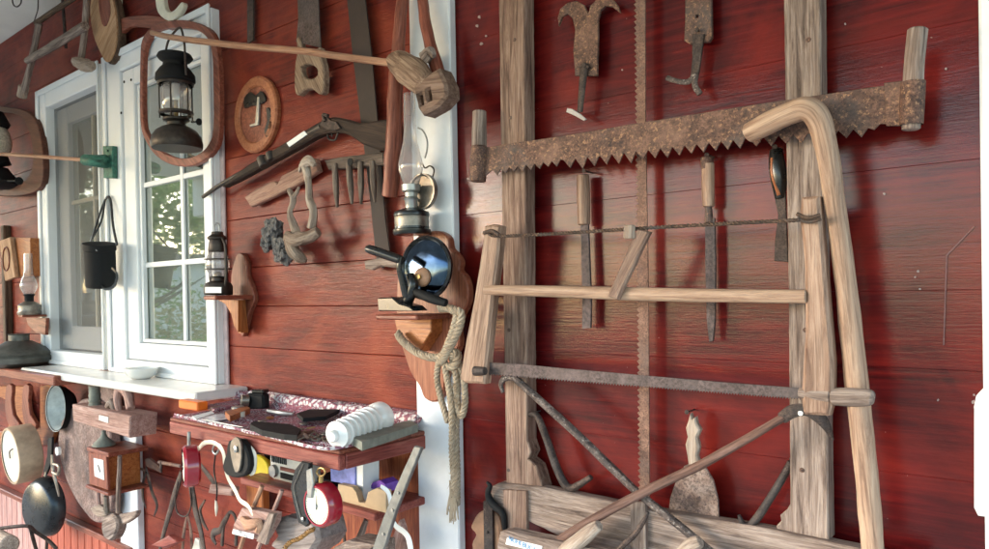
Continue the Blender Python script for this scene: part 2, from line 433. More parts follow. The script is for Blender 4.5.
# ------------------------------------------------------------------ materials of the setting
R_LEFT = redwall('left_red_stain', (.045, .005, .0035), (.135, .013, .008), (.225, .029, .015), (.19, .036, .026), .4, .6, .08, .4, .15, .35)
R_RIGHT = redwall('glossy_red_panel', (.027, .0012, .0018), (.08, .0035, .0045), (.15, .008, .006), (.075, .006, .008), .3, .5, .5, .2, .07, .12)
M_CEIL = plain('ceiling_paint', (.82, .79, .73), .8, 0, .1, 3, .1)
M_FLOOR = plain('porch_concrete', (.6, .58, .54), .8, 0, .2, 4, .3)
M_GRASS = plain('dry_grass', (.38, .36, .24), .9, 0, .4, 1.2, .3)
M_LEAF = plain('tree_leaf', (.12, .17, .05), .6, 0, .5, 3)
t_ = M_LEAF.node_tree; tr_ = t_.nodes.new('ShaderNodeBsdfTranslucent'); tr_.inputs[0].default_value = (.2, .32, .08, 1)
x_ = t_.nodes.new('ShaderNodeMixShader'); x_.inputs[0].default_value = .5; o_ = [n for n in t_.nodes if n.type == 'OUTPUT_MATERIAL'][0]
t_.links.new(o_.inputs[0].links[0].from_socket, x_.inputs[1]); t_.links.new(tr_.outputs[0], x_.inputs[2]); t_.links.new(x_.outputs[0], o_.inputs[0])
M_LEAF2 = plain('dry_leaf', (.34, .3, .13), .7, 0, .4, 3)
M_BARK = plain('bark', (.1, .075, .05), .9, 0, .4, 12, .5)
M_ROOF = plain('roof_sheet', (.12, .1, .11), .7, 0, .2, 4)
M_PLAST = plain('house_plaster', (.62, .6, .55), .8, 0, .08, 3)
M_CURT = plain('grey_curtain', (.3, .3, .29), .9, 0, .1, 12)
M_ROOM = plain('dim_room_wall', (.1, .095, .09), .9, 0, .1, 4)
M_BROWNP = rusty('dusty_mauve_board', (.12, .07, .06), (.25, .16, .14), (.36, .26, .23), 16, 0, (.7, .95), .5)

# ground, porch floor, ceiling
M().box(-200, 200, -200, 60, -.5, -.15, 0).mk('ground', M_GRASS, kind='structure')
M().box(-9, 3, -3.3, .3, -.15, 0, .01).mk('porch_floor', M_FLOOR, kind='structure')
ZC = 3.106
M().box(-9, 3, -3.4, .2, ZC, ZC+.08, 0).mk('ceiling', M_CEIL, kind='structure')
M().box(-9, 3, -3.42, -3.3, 2.62, ZC-.003, .01).mk('porch_beam', M_CEIL, label='long pale beam under the outer edge of the porch ceiling', cat='beam')

# walls
wx = X(458)
b = M()
zs = [-.02, .2, .4, .58, .78, .97, 1.165, 1.362, 1.515, 1.659, 1.844, 2.08, 2.29, 2.5, 2.72, 2.93, ZC-.002]
WL0, WL1 = X(44), X(215)            # window opening in the wall
WZ0, WZ1 = 1.215, 2.665
for a, c in zip(zs, zs[1:]):
    g = .0007
    rows = [(-8, wx-.002)]
    if c > WZ0 and a < WZ1: rows = [(-8, WL0), (WL1, wx-.002)]
    for x0, x1 in rows: b.box(x0, x1, 0.0, .03, a+g, c-g, .0016)
    if a < WZ0 < c: b.box(WL0, WL1, 0, .03, a+g, WZ0, .001)
    if a < WZ1 < c: b.box(WL0, WL1, 0, .03, WZ1, c-g, .001)
b.box(-8, WL0, .032, .05, 0, ZC-.01, 0); b.box(WL1, wx-.002, .032, .05, 0, ZC-.01, 0)
b.mk('plank_wall', R_LEFT, label='brick red horizontal plank wall around the white window', cat='wall')
pw = empty('panel_wall', (wx, 0, 0), 'glossy dark red board wall behind the big saws', 'wall')
b = M(); zs = [-.02, .26, .5, .74, .98, 1.2, 1.396, 1.539, 1.767, 2.01, 2.24, 2.48, 2.72, ZC-.002]
rx1 = X(986)
for i, (a, c) in enumerate(zip(zs, zs[1:])):
    b.box(wx, rx1+.4, .001, .03, a+.0001, c-.0001, .0006)
b.box(wx, rx1+.4, .032, .05, 0, ZC-.01, 0)
b.mk('boards', R_RIGHT, pw)
M().poly([(943, 345), (946, 255), (974, 226), (974.6, 227), (947.4, 256), (944.2, 345)], .0025, .002, bev=.0002).mk('crack', plain('dusty_pink', (.2, .1, .1), .8), pw)
b = M()
for (x, y, r) in ((973, 402, 2.2), (977, 407, 3), (974, 395, 1.2), (980, 409, 2.5), (946, 69, 1.2), (479, 17, 1.6), (477, 26, 1.4), (481, 44, 1.6), (486, 36, 1), (622, 70, 1), (845, 24, 1), (938, 400, 1), (918, 271, 1.3), (915, 277, 1), (920, 289, 1), (884, 194, 1.2)):
    b.poly([(x+r*math.cos(q)*(.7+.6*random.random()), y+r*math.sin(q)*(.7+.6*random.random())) for q in [k*.9 for k in range(7)]], .0022, .0018, bev=.0001)
b.mk('paint_chips', plain('chip_white', (.4, .3, .28), .8), pw)

# white post between the walls, white trim at the right end
pl, pr = X(414, 300, .03), X(454.5, 300, .03)
M().box(pl, pr, -.03, -.001, .0, ZC-.002, .004).mk('white_post', M_WPAINT, label='white painted post between the plank wall and the glossy panel', cat='post')
b = M().box(X(982, 300, .045), X(982, 300, .045)+.16, -.045, -.001, 0, ZC-.002, .004)
t = b.mk('door_frame', M_WPAINT, label='white painted upright trim at the far right edge', cat='trim')
M().poly([(989, 378), (984, 388), (976, 396), (974, 406), (974, 508), (978, 516), (984, 517), (1010, 517), (1010, 378)], .10, .052, bev=.004).mk('bracket', M_WHITE, t)
# wainscot low on the left
b = M(); wz = Z(86, 526, .03); xm = X(42, 505, .03); bf = M(); xx = -7.0; xe = X(135, 540, .02)
while xx < xe-.01:
    (b if xx > xm else bf).box(xx, min(xx+.085, xe), -.03, -.001, .0, wz-.03, .006); xx += .087
b2 = M().box(-7.0, xe, -.045, -.001, wz-.03, wz, .004)
wn = empty('wainscot', (-5, 0, 0), 'tongue and groove red boarding along the foot of the wall', 'wainscot')
b.mk('boards', wood('wainscot_red', (.25, .045, .025), (.42, .09, .05), (.5, .14, .09), rough=.4, bmp=.15, dirt=.1), wn); bf.mk('faded_boards', wood('faded_pink_paint', (.35, .15, .13), (.5, .27, .24), (.6, .38, .35), rough=.5, bmp=.15, dirt=.1), wn, label='faded pale pink boards of the wainscot'); b2.mk('cap_rail', W_RED, wn)

# ------------------------------------------------------------------ window
win = empty('window', ((WL0+WL1)/2, 0, WZ0), 'white double window with glazing bars over the marble sill', 'window')
def ring(b, x0, x1, z0, z1, wl, wr, wt, wb, y0, y1, bev=.004):
    b.box(x0, x0+wl, y0, y1, z0, z1, bev); b.box(x1-wr, x1, y0, y1, z0, z1, bev)
    b.box(x0+wl, x1-wr, y0+.001, y1, z1-wt, z1, bev); b.box(x0+wl, x1-wr, y0+.001, y1, z0, z0+wb, bev)
    return b
dF = .035
a0, a1, c0, c1 = X(42, 300, dF), X(104.5, 300, dF), X(109, 300, dF), X(217, 300, dF)
ring(M(), a0, a1, WZ0, WZ1, .105, .035, .09, .07, -dF, .06).mk('outer_frame', M_WHITE, win)
M().box(a1, c0, -.012, .06, WZ0, WZ1+.0, .002).mk('cover_strip', M_CREAM, win)
ring(M(), c0, c1, WZ0, WZ1, .16, .075, .08, .06, -dF, .06).mk('outer_frame', M_WHITE, win)
# raised casing beads
ring(M(), c0, c1, WZ0, WZ1+.012, .03, .022, .03, .02, -dF-.012, -dF-.001).mk('casing_bead', M_WHITE, win)
ring(M(), a0, a1, WZ0, WZ1+.012, .03, .012, .03, .02, -dF-.012, -dF-.001).mk('casing_bead', M_WHITE, win)
# right sash
sx0, sx1, sz0, sz1 = c0+.163, c1-.078, WZ0+.063, WZ1-.083
sash = ring(M(), sx0, sx1, sz0, sz1, .105, .03, .075, .075, -.022, .03).mk('sash', M_WHITE, win)
sash_r = sash
ring(M(), sx0+.108, sx1-.033, sz0+.078, sz1-.078, .018, .012, .015, .015, -.008, .012, .002).mk('glazing_bead', M_WHITE, sash)
gx0, gx1, gz0, gz1 = sx0+.127, sx1-.046, sz0+.094, sz1-.094
M().box(gx0-.01, gx1+.01, .0145, .0185, gz0-.01, gz1+.01, 0).mk('pane', PANE, sash)
b = M(); mx = X(183.5, 300, 0); z1_ = Z(183, 176, 0); z2_ = Z(183, 262, 0)
b.box(mx-.011, mx+.011, .002, .0135, gz0, gz1, .002)
for zz in (z1_, z2_):
    b.box(gx0, mx-.0115, .003, .0135, zz-.011, zz+.011, .002); b.box(mx+.0115, gx1, .003, .0135, zz-.011, zz+.011, .002)
b.mk('glazing_bars', M_WHITE, sash)
# left sash, set back behind a fly screen
lx0, lx1, lz0, lz1 = a0+.108, a1-.038, WZ0+.073, WZ1-.093
sash = ring(M(), lx0+.005, lx1-.002, lz0+.005, lz1-.005, .13, .05, .09, .12, .02, .07).mk('sash', M_WHITE, win)
M().box(lx0+.13, lx1-.05, .046, .05, lz0+.12, lz1-.09, 0).mk('pane', PANE, sash)
b = M(); mx2 = X(93.5, 300, -.02)
b.box(mx2-.01, mx2+.01, .032, .045, lz0+.122, lz1-.092, .002); zz = Z(90, 198, -.02)
b.box(lx0+.137, mx2-.0105, .033, .045, zz-.01, zz+.01, .002); b.box(mx2+.0105, lx1-.055, .033, .045, zz-.01, zz+.01, .002)
b.mk('glazing_bars', M_CREAM, sash)
ms, t_, bs = nodes('fly_screen_mesh'); bs.inputs['Base Color'].default_value = (.12, .12, .12, 1); bs.inputs['Alpha'].default_value = .3; bs.inputs['Roughness'].default_value = .7
M().box(lx0, lx1, .008, .010, lz0, lz1, 0).mk('fly_screen', ms, win)
for (x, y) in ((124, 82), (131, 80), (121, 113)):
    M().lathe(P(x, y, dF+.002), [(.006, -.002), (.006, .001), (.003, .002)], 10, (0, -1, 0)).mk('screw_cap', M_BLKM, win)
# the room behind and its curtains
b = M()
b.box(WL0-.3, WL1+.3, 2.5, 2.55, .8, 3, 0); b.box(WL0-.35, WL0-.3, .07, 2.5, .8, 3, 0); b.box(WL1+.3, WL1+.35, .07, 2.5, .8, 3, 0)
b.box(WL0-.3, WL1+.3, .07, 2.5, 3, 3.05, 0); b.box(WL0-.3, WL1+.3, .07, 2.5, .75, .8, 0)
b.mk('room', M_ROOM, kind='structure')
def curtain(x0, x1, y, label):
    b = M(); n = 60; A = []
    for k in range(n+1):
        x = x0+(x1-x0)*k/n; yy = y+.02*math.sin(k*1.1)+.008*math.sin(k*2.7)
        A.append((b.v((x, yy, .9)), b.v((x, yy, 2.8))))
    for p, q in zip(A, A[1:]): b.face([p[0], q[0], q[1], p[1]], True)
    o = b.mk('curtain', M_CURT, label=label, cat='curtain'); md = o.modifiers.new('s', 'SOLIDIFY'); md.thickness = .003
curtain(a0-.1, X(62, 300, 0), .2, 'pale folded curtain behind the left sash of the window')
curtain(X(205, 300, 0)+.1, X(205)+.3, .35, 'pale folded curtain at the right side of the window')
# marble sill with its cut corners and the drip piece
s0 = PZ(28, 366, WZ0+.004); s1 = PZ(212, 391, WZ0+.004); zt = WZ0
b = M()
fr = min(s0.y, s1.y); fy = (s0.y+s1.y)/2
b.box(s0.x, PZ(213, 390, zt).x+.01, -.21, -.001, zt-.035, zt-.001, .006)
sill = b.mk('window_sill', M_MARBLE, label='long white marble sill under the double window', cat='sill')
c = PZ(134, 372, zt+.03)
b = M().lathe((c.x, c.y+.03, zt-.0), [(.0, .0005), (.035, .0005), (.055, .014), (.068, .045), (.062, .045), (.045, .015), (0, .01)], 28)
b.mk('drip_piece', M_CERAM, label='small white rounded drip piece on the middle of the marble sill', cat='bowl')  # bowl-shaped stand-in for the sill's rounded white drip piece
# low white board under the window and the red trim strip at the window's right
M().box(X(119, 480, .03), X(137, 480, .03), -.03, -.001, .05, Z(125, 425, .03), .003).mk('white_board', M_WPAINT, label='narrow white upright board under the wooden plane', cat='board')
M().box(X(217.5, 300, .02), X(224, 300, .02), -.012, -.001, WZ0-.06, WZ0+1.0, .003).mk('trim_strip', plain('pinkish_strip', (.55, .42, .42), .6), label='narrow pinkish strip beside the right edge of the window', cat='trim')

# ------------------------------------------------------------------ outside, mirrored in the panes
def tree(x, y, h, r, label, seed):
    rnd = random.Random(seed); o = empty('tree', (x, y, -.15), label, 'tree', 'trees in the garden')
    b = M().tube([(x, y, -.2), (x+.1, y, h*.3), (x-.05, y+.1, h*.6), (x, y, h*.9)], [.16, .12, .08, .02], world=True, m=True, wob=.1)
    for k in range(9):
        a = rnd.random()*6.28; z = h*(.3+.5*rnd.random()); L = r*(.6+.4*rnd.random())
        b.tube([(x, y, z), (x+math.cos(a)*L*.5, y+math.sin(a)*L*.5, z+.25*L), (x+math.cos(a)*L, y+math.sin(a)*L, z+.55*L)], [.05, .03, .008], world=True, m=True, seg=6)
    b.mk('trunk', M_BARK, o)
    b = M(); cl = []
    for k in range(34):
        a = rnd.random()*6.28; e = rnd.random()**.6*r; cl.append((x+math.cos(a)*e, y+math.sin(a)*e, h*(.42+.55*rnd.random()), r*(.16+.2*rnd.random())))
    for cx, cy, cz, cr in cl:
        for j in range(110):
            d = Vector((rnd.gauss(0, 1), rnd.gauss(0, 1), rnd.gauss(0, .8))).normalized()*cr*(rnd.random()**.4)
            p = Vector((cx, cy, cz))+d; u = Vector((rnd.gauss(0, 1), rnd.gauss(0, 1), rnd.gauss(0, 1))).normalized(); q = u.orthogonal().normalized()
            s_ = .05+.06*rnd.random()
            b.face([b.v(p-u*s_), b.v(p+q*s_*.6), b.v(p+u*s_), b.v(p-q*s_*.6)])
    b.mk('crown', M_LEAF, o)
tree(-13.5, -4.6, 4.2, 1.7, 'bushy green tree mirrored in the window pane nearest the wall', 1)
tree(-17, -8.5, 5.2, 2.1, 'tall loose tree mirrored in the middle of the window pane', 2)
tree(-20, -4.8, 4.6, 2.0, 'broad low tree mirrored in the left of the window pane', 3)
def bush(x, y, h, r, seed):
    rnd = random.Random(seed); b = M()
    for k in range(int(900*r)):
        d = Vector((rnd.gauss(0, 1), rnd.gauss(0, 1), abs(rnd.gauss(0, 1)))).normalized()*(rnd.random()**.35)
        p = Vector((x+d.x*r, y+d.y*r, -.15+d.z*h)); u = Vector((rnd.gauss(0, 1), rnd.gauss(0, 1), rnd.gauss(0, 1))).normalized(); q = u.orthogonal().normalized(); s_ = .04+.05*rnd.random()
        b.face([b.v(p-u*s_), b.v(p+q*s_*.6), b.v(p+u*s_), b.v(p-q*s_*.6)])
    return b
for i, (x, y, h, r) in enumerate(((-11.4, -5.3, 1.5, 1.0), (-9.6, -3.9, 1.2, .7), (-13.0, -5.4, 1.75, 1.1), (-17, -7.0, 2.2, 1.7), (-14.0, -7.6, 1.5, 1.2))):
    bush(x, y, h, r, 20+i).mk('garden_bush', M_LEAF if i % 2 else M_LEAF2, label=['dry low bush in the garden, second nearest the porch', 'small green bush in the garden, nearest the porch', 'tall dry bush in the garden behind the nearest green one', 'wide green bush in the garden, farthest from the porch', 'low dry bush in the garden, farthest out from the wall'][i], cat='bush', group='bushes in the garden')
hb = empty('garden_house', (-24, -13, -.15), 'pale garden house with a dark roof mirrored high in the pane', 'house')
M().box(-28, -22, -15, -9, -.15, 2.7, .02).mk('wall', M_PLAST, hb)
M().box(-28.4, -21.6, -15.4, -8.6, 2.7, 2.95, .02).mk('roof', M_ROOF, hb)
M().box(-21.995, -21.96, -12.6, -11.4, .9, 2.1, .01).mk('window', M_BLUEP, hb)

# ------------------------------------------------------------------ RIGHT WALL: timber frame
fr_ = empty('timber_frame', P(640, 545, .05), 'tall weathered timber frame of two posts and a bottom board on the glossy wall', 'frame')
def longpoly(b, l, d, th, **k): return b.poly(l, d, th, **k)
M().poly([(498, -30), (524, -30), (525.5, 150), (526, 300), (527, 395), (527, 440), (531, 452), (528, 459), (536, 466), (540, 478), (543, 488), (506, 487.5), (503, 300), (500.5, 140)], .062, .04, jit=.0011, bev=.003).mk('post', W_TAN, fr_)
M().poly([(783, -30), (820.5, -30), (822, 180), (825, 300), (829, 540), (776, 536), (776, 526), (781, 521), (780, 515), (787, 509), (790, 504), (788.5, 300), (786, 140)], .062, .04, jit=.0008, bev=.003).mk('post', W_GREY, fr_)
M().poly([(492, 486), (498, 483), (546, 488), (640, 508), (760, 527), (862, 549), (920, 562), (920, 620), (640, 570), (600, 556), (528, 521), (506, 514), (494, 505), (490, 495)], .075, .03, jit=.0012, bev=.003, along=0).mk('bottom_board', W_GREY, fr_)
M().poly([(503, 489.5), (526, 491), (527, 560), (504, 560)], .085, .012, jit=.0008).mk('lower_block', W_TAN, fr_)
M().poly([(630, 502), (645, 502), (646, 560), (631, 560)], .088, .012, jit=.0008).mk('middle_slat', W_GREY, fr_)

def teeth(x0, y0, x1, y1, n, h, side=1, sharp=.5, rnd=.15):
    o = []; dx, dy = x1-x0, y1-y0; L = math.hypot(dx, dy); nx, ny = -dy/L*side, dx/L*side
    for k in range(n):
        a = k/n; c = (k+sharp)/n; hh = h*(1+rnd*(random.random()-.5)*2)
        o.append((x0+dx*a, y0+dy*a)); o.append((x0+dx*c+nx*hh, y0+dy*c+ny*hh))
    o.append((x1, y1)); return o
# long vertical pit saw blade
M().poly([(645, -30), (645.5, 120), (648.5, 300), (649.5, 499), (638, 499)] + teeth(638, 499, 633.5, -30, 92, 2.6, 1, .35), .045, .003, bev=.0006).mk('pit_saw_blade', M_RUSTB, label='long narrow upright rusty saw blade between the two timber posts', cat='saw blade')
# two man crosscut saw
t = empty('crosscut_saw', P(700, 150, .09), 'rusty two man crosscut saw with big teeth across both posts', 'saw')
bot = [(485, 176)] + teeth(492, 170, 560, 160, 8, 5.5, 1) + teeth(563, 160, 745, 138.5, 15, 10, 1) + teeth(748, 138, 868, 128, 8, 9.5, 1) + [(874, 130), (880, 124), (905, 124)]
M().poly([(484, 148), (520, 142), (560, 136.5), (640, 123), (740, 107), (820, 95), (870, 87.5), (905, 83.5)] + bot[::-1], .095, .003, bev=.0006, along=.1).mk('blade', M_RUST, t)
M().tube([(479.5, 112, .095), (479, 145, .095), (478, 180, .095)], [7.2, 7.6, 6], wob=.05).mk('handle', W_GREY, t)
M().tube([(479.5, 147, .096), (478.6, 164, .096), (478, 181, .096)], [8.6, 8.8, 8], seg=16).mk('socket', M_RUST, t)
M().tube([(917.5, 30, .095), (915, 55, .095), (913, 85, .095), (911, 129, .095)], [9.5, 9.2, 9.2, 8], wob=.05, seg=16).mk('handle', W_GREY, t)
M().tube([(913.2, 82, .096), (912, 105, .096), (911.2, 125, .096)], [11, 11.2, 10.6], seg=18, cap=False).mk('socket', M_RUST, t)
M().poly([(884, 83), (906, 80.5), (906, 126), (886, 126)], .099, .003).mk('plate', M_RUST, t)
# bow saw
t = empty('bow_saw', P(640, 400, .14), 'wooden frame bow saw with twisted cord and toothed blade hanging across the posts', 'saw')
M().poly([(484, 226), (492, 224), (500, 226), (498, 250), (493, 290), (489, 330), (486, 365), (484, 384), (464, 383), (459, 378), (465, 340), (473, 300), (480, 255)], .15, .026, jit=.0009, bev=.006).mk('frame_arm', W_PALE, t)
M().poly([(801, 197), (819, 196), (823, 240), (828, 300), (833, 360), (833, 400), (829, 416), (803, 415), (801, 395), (805, 330), (804, 260), (799, 215)], .15, .026, jit=.0007, bev=.006).mk('frame_arm', W_PALE, t)
M().tube([(486, 290, .145), (560, 291.5, .147), (640, 294, .147), (740, 296, .147), (806, 296.5, .145)], [5, 6, 6.8, 7, 7], wob=.035).mk('stretcher', W_HONEY, t)
def twist(b, pts, r, pitch=.012, n=2, m=False, seg=6, sub=14):
    W = catmull([P(*p) for p in pts], sub); al = 0
    for k in range(n):
        o = []; al = 0; prev = None
        for i, p in enumerate(W):
            T = (W[min(i+1, len(W)-1)]-W[max(i-1, 0)]).normalized(); a_ = T.cross(Vector((0, 1, 0)))
            a_ = a_.normalized() if a_.length > .05 else Vector((1, 0, 0)); b_ = T.cross(a_)
            if prev is not None: al += (p-prev).length
            prev = p; ph = al/pitch*2*math.pi + k*2*math.pi/n; rr = r*SP(p)
            o.append(tuple(p + (a_*math.cos(ph)+b_*math.sin(ph))*rr*.55))
        b.tube([tuple(q) for q in o], [r*SP(W[0])*.62]*len(o), world=True, m=True, n=1, seg=seg)
    return b
twist(M(), [(488, 233, .165), (500, 236, .167), (560, 233.5, .166), (630, 229, .165), (720, 224, .166), (800, 220, .167)], 1.8, .016, 2, sub=40).mk('twisted_cord', M_TWIST, t)
M().tube([(484, 233, .167), (492, 231, .17), (499, 235, .168)], 2).mk('cord_lashing', M_TWIST, t)
M().tube([(797, 214, .165), (808, 218, .167), (820, 215, .165)], 2).mk('cord_lashing', M_TWIST, t)
M().tube([(798, 219, .165), (809, 222, .167), (821, 219, .165)], 1.8).mk('cord_lashing', M_TWIST, t)
M().poly([(637, 229), (649, 232), (646, 238), (617, 300), (607, 296), (633, 236)], .175, .014, jit=.0008, bev=.003).mk('toggle_stick', W_TAN, t)
M().tube([(630, 226, .175), (629.5, 238, .175)], [6.5, 6.0], flat=.7, wob=.1).mk('toggle_knob', W_DRIFT, t)
M().poly([(480, 362), (520, 364), (560, 368), (640, 375), (720, 382), (800, 388), (800, 400)] + teeth(800, 400, 484, 375, 110, 2.2, 1, .5)[1:], .135, .002, bev=.0004, along=-.05).mk('blade', M_BLADE, t)
M().tube([(800, 393, .138), (815, 394.5, .138), (830, 396, .138)], [6, 8, 9], wob=.04).tube([(833, 396.5, .138), (852, 397, .138), (869, 397.5, .138), (873, 398, .138)], [9, 9.4, 8.5, 6.8], wob=.05).mk('handle', W_GREY, t)
M().tube([(475, 371, .156), (485, 371, .156)], [5, 4]).mk('blade_pin', M_IRON, t)
# cane
M().tube([(749, 133, .12), (765, 125, .13), (788, 114, .14), (806, 109, .145), (818, 119, .14), (826, 145, .135), (833, 190, .13), (843, 260, .122), (850, 320, .118), (857, 390, .115), (866, 470, .112), (874, 560, .11)],
        [10, 11, 11.5, 12, 12, 10.8, 10, 10, 10.5, 11, 10.6, 10.4], n=8, seg=18, wob=.05).mk('crooked_walking_stick', W_HONEY, label='pale bent wooden stick hooked over the big saw at right', cat='stick')
# double billhook
t = empty('double_billhook', P(585, 120, .02), 'rusty two horned billhook head with a flat tang near the top of the wall', 'billhook')
M().poly([(575, 76), (573, 50), (575, 30), (572, 18), (567, 14), (562, 17), (558.5, 26), (557.5, 18), (560, 9), (567, 3), (576, 1), (584, 5), (588, 14), (590, 6), (596, 0), (606, -3), (613, 0), (618, 6), (620, 13), (612, 7), (605, 6), (600, 11), (598, 20), (598, 40), (597, 76)], .03, .006, bev=.0015).mk('blade', M_RUST, t)
M().tube([(584, 68, .036), (582, 90, .038), (580, 112, .038)], [4.4, 4, 3.2], flat=.5).tube([(580, 68, .036), (584, 64, .038), (589, 68, .036)], 1.6).mk('tang', M_IRON, t)
M().poly([(567, 108), (572, 109), (580, 114), (586, 119), (584, 121), (575, 116), (566, 112)], .042, .004).mk('bent_nail', plain('dirty_white_rag', (.5, .45, .42), .9), t)
# flat iron with bent ends
t = empty('forked_iron_plate', P(696, 90, .02), 'rusty flat iron plate with two curled white tipped prongs', 'iron plate')
M().poly([(685, -30), (711, -30), (711.5, 20), (712, 37), (709, 42), (690, 44), (684, 41), (685, 20)], .03, .008, holes=[[(696, 15), (698, 15), (698, 18), (696, 18)]], bev=.0015).mk('plate', M_RUST, t)
M().poly([(692, 34), (704, 34), (702, 50), (699, 70), (696, 85), (690, 80), (692, 60)], .036, .005).mk('tang', M_IRON, t)
M().tube([(696, 74, .04), (688, 82, .045), (676, 81, .05), (667, 78, .05)], [3.5, 3, 2.6, 2.8], flat=.6).tube([(695, 76, .04), (695, 86, .045), (700, 94, .045)], [3.5, 3, 3], flat=.6).mk('prongs', M_IRONP, t)
# files
t = empty('file', P(585, 328, .02), 'long dark file with a plain pale wooden handle', 'file')
M().tube([(583, 176, .03), (583, 178, .03), (583.5, 200, .03), (584, 224, .03)], [5.5, 6.4, 6.6, 6.2], seg=16).mk('handle', W_PALE, t)
M().poly([(580.5, 224), (588, 224), (591, 300), (590.5, 328), (582, 329), (582, 300)], .033, .006, bev=.001).mk('blade', M_BLADE, t)
t = empty('file', P(710, 340, .02), 'long narrow rasp with a pale handle and rusty tip cap', 'file')
M().tube([(708, 164, .032), (708, 185, .032), (708.5, 206, .032)], [6.2, 6.4, 5.8], seg=12).mk('handle', W_PALE, t)
M().tube([(707, 158, .032), (707.5, 169, .032)], [6.6, 6.2], seg=12).mk('tip_cap', M_RUST, t)
M().tube([(708.5, 204, .032), (709, 222, .032)], [3, 4.5], seg=10).mk('ferrule', M_RUST, t)
M().poly([(705, 218), (714.5, 218), (715.5, 260), (715, 320), (713, 341), (709, 342), (706.5, 320), (705, 260)], .035, .006, bev=.001).mk('blade', M_BLADE, t)
t = empty('pruning_knife', P(780, 262, .02), 'dark handled knife hanging tight against the right timber post', 'knife')
M().tube([(776, 150, .03), (777, 165, .032), (779, 180, .032), (780, 198, .03)], [6.2, 8, 8, 5], seg=14).mk('handle', M_BLACK, t)
M().poly([(776, 178), (785, 185), (786, 210), (788, 262), (774, 261), (775, 240), (778, 215), (774, 196)], .034, .005).mk('blade', M_IRON, t)
M().tube([(772, 158, .044), (773, 175, .044), (779, 195, .04)], [1.5, 2.2, 2], seg=8).mk('inlay', M_ORNG if False else W_ORANGE, t)
# long hooked iron rod
t = M().tube([(503, 392, .11), (501, 384, .115), (505, 378, .12), (513, 377, .122), (524, 386, .12), (545, 405, .118), (575, 432, .116), (605, 461, .114), (634, 489, .112), (670, 518, .112), (704, 546, .112), (720, 560, .112)], [2, 2.6, 3.2, 3.6, 3.8, 4, 4.1, 4.1, 4.1, 4.2, 4.3, 4.3], seg=10, wob=.06).mk('hooked_iron_rod', M_IRONP, label='long diagonal iron rod with a hooked top and flaking white paint', cat='rod')
M().tube([(528, 415, .05), (534, 414, .055), (539, 419, .06), (547, 440, .06), (556, 466, .06), (564, 483, .06), (571, 488, .06), (580, 484, .065), (591, 477, .07)], [2, 3, 3.6, 4, 4.2, 4.2, 4, 3.6, 2.8], seg=10, wob=.04).mk('bent_iron_hook', M_IRON, label='short bent iron hook standing beside the left timber post', cat='hook')
t = empty('pickaxe', P(700, 470, .13), 'long handled pick with a beaked iron head lying over the crossed rod', 'pick')
M().tube([(538, 556, .13), (580, 527, .132), (640, 494, .135), (700, 465, .135), (750, 437, .135), (784, 417, .132)], [4.5, 4.8, 4.8, 4.7, 4.4, 4.2], seg=14, wob=.06).mk('handle', wood('brown_iron_pole', (.06, .03, .024), (.15, .08, .06), (.23, .135, .11), bmp=.5), t)
M().tube([(782, 418, .132), (793, 411, .135), (806, 410, .135), (818, 416, .13), (827, 427, .12), (833, 440, .11)], [6, 7, 6, 6.5, 4.5, 1], seg=10, flat=.6).mk('head', M_IRON, t)
M().lathe(P(801, 413, .146), [(.0045, 0), (.0045, .004), (.001, .005)], 8, (0, -1, 0)).mk('rivet', M_CERAM, t)
M().tube([(791, 462, .045), (780, 482, .05), (767, 503, .055), (757, 518, .06), (750, 525, .06), (743, 524, .065), (739, 515, .07)], [3.6, 3.8, 4, 4.2, 4, 3.6, 1.6], seg=10).mk('iron_hook', M_IRON, label='short iron hook with its curled tip down beside the right post', cat='hook')
t = empty('trowel', P(692, 520, .02), 'rusty spade shaped scraper with a broken wooden stub handle', 'trowel')
M().poly([(684, 466), (690, 463), (700, 463), (706, 468), (713, 480), (718, 500), (719, 522), (694, 520), (668, 516), (670, 498), (676, 480)], .05, .005, bev=.0012).mk('blade', M_SPADE, t)
M().poly([(688, 465), (687, 456), (685, 445), (687, 437), (685, 428), (688, 421), (690, 413), (692, 419), (695, 417), (696, 423), (700, 430), (697, 438), (699, 447), (697, 456), (699, 465)], .058, .014, jit=.0012, bev=.004).mk('handle', W_DRIFT, t)
M().tube([(600, 570, .13), (622, 546, .13), (634, 535, .128), (643, 522, .125), (648, 512, .12)], [3, 3, 3, 2.6, 1.6], seg=8).mk('iron_strap', M_IRON, label='thin curved iron strap in front of the bottom board', cat='strap')
M().tube([(565, 552, .15), (580, 540, .155), (592, 530, .158), (599, 525, .158)], [8.5, 8, 7, 5.5], seg=14, wob=.05).mk('wooden_peg', W_DRIFT, label='short pale round peg leaning on the bottom board', cat='peg')
t = empty('labelled_beam', P(540, 560, .15), 'rounded grey wooden bar with a small white name tag at the bottom', 'bar')
M().poly([(499, 532), (506, 531), (527, 536), (560, 543), (620, 556), (620, 600), (500, 600), (496, 545)], .16, .04, jit=.001, bev=.006, along=-.1).mk('bar', W_GREY, t)
M().poly([(507, 537.5), (542, 546), (541, 552.5), (505.5, 544)], .162, .0015, bev=.0001).mk('tag', M_PAPER, t)
p = P(524, 545, .163); lettering('lettering', 'NUHI BUCAN', M_BLUEP, t, p, .0165, -.155, 0, .92)
M().tube([(680, 560, .13), (690, 546, .135), (700, 541, .135)], [9, 8, 6], seg=12, wob=.08).mk('branch_stub', W_DRIFT, label='pale branch stub at the bottom under the hooked rod', cat='branch')
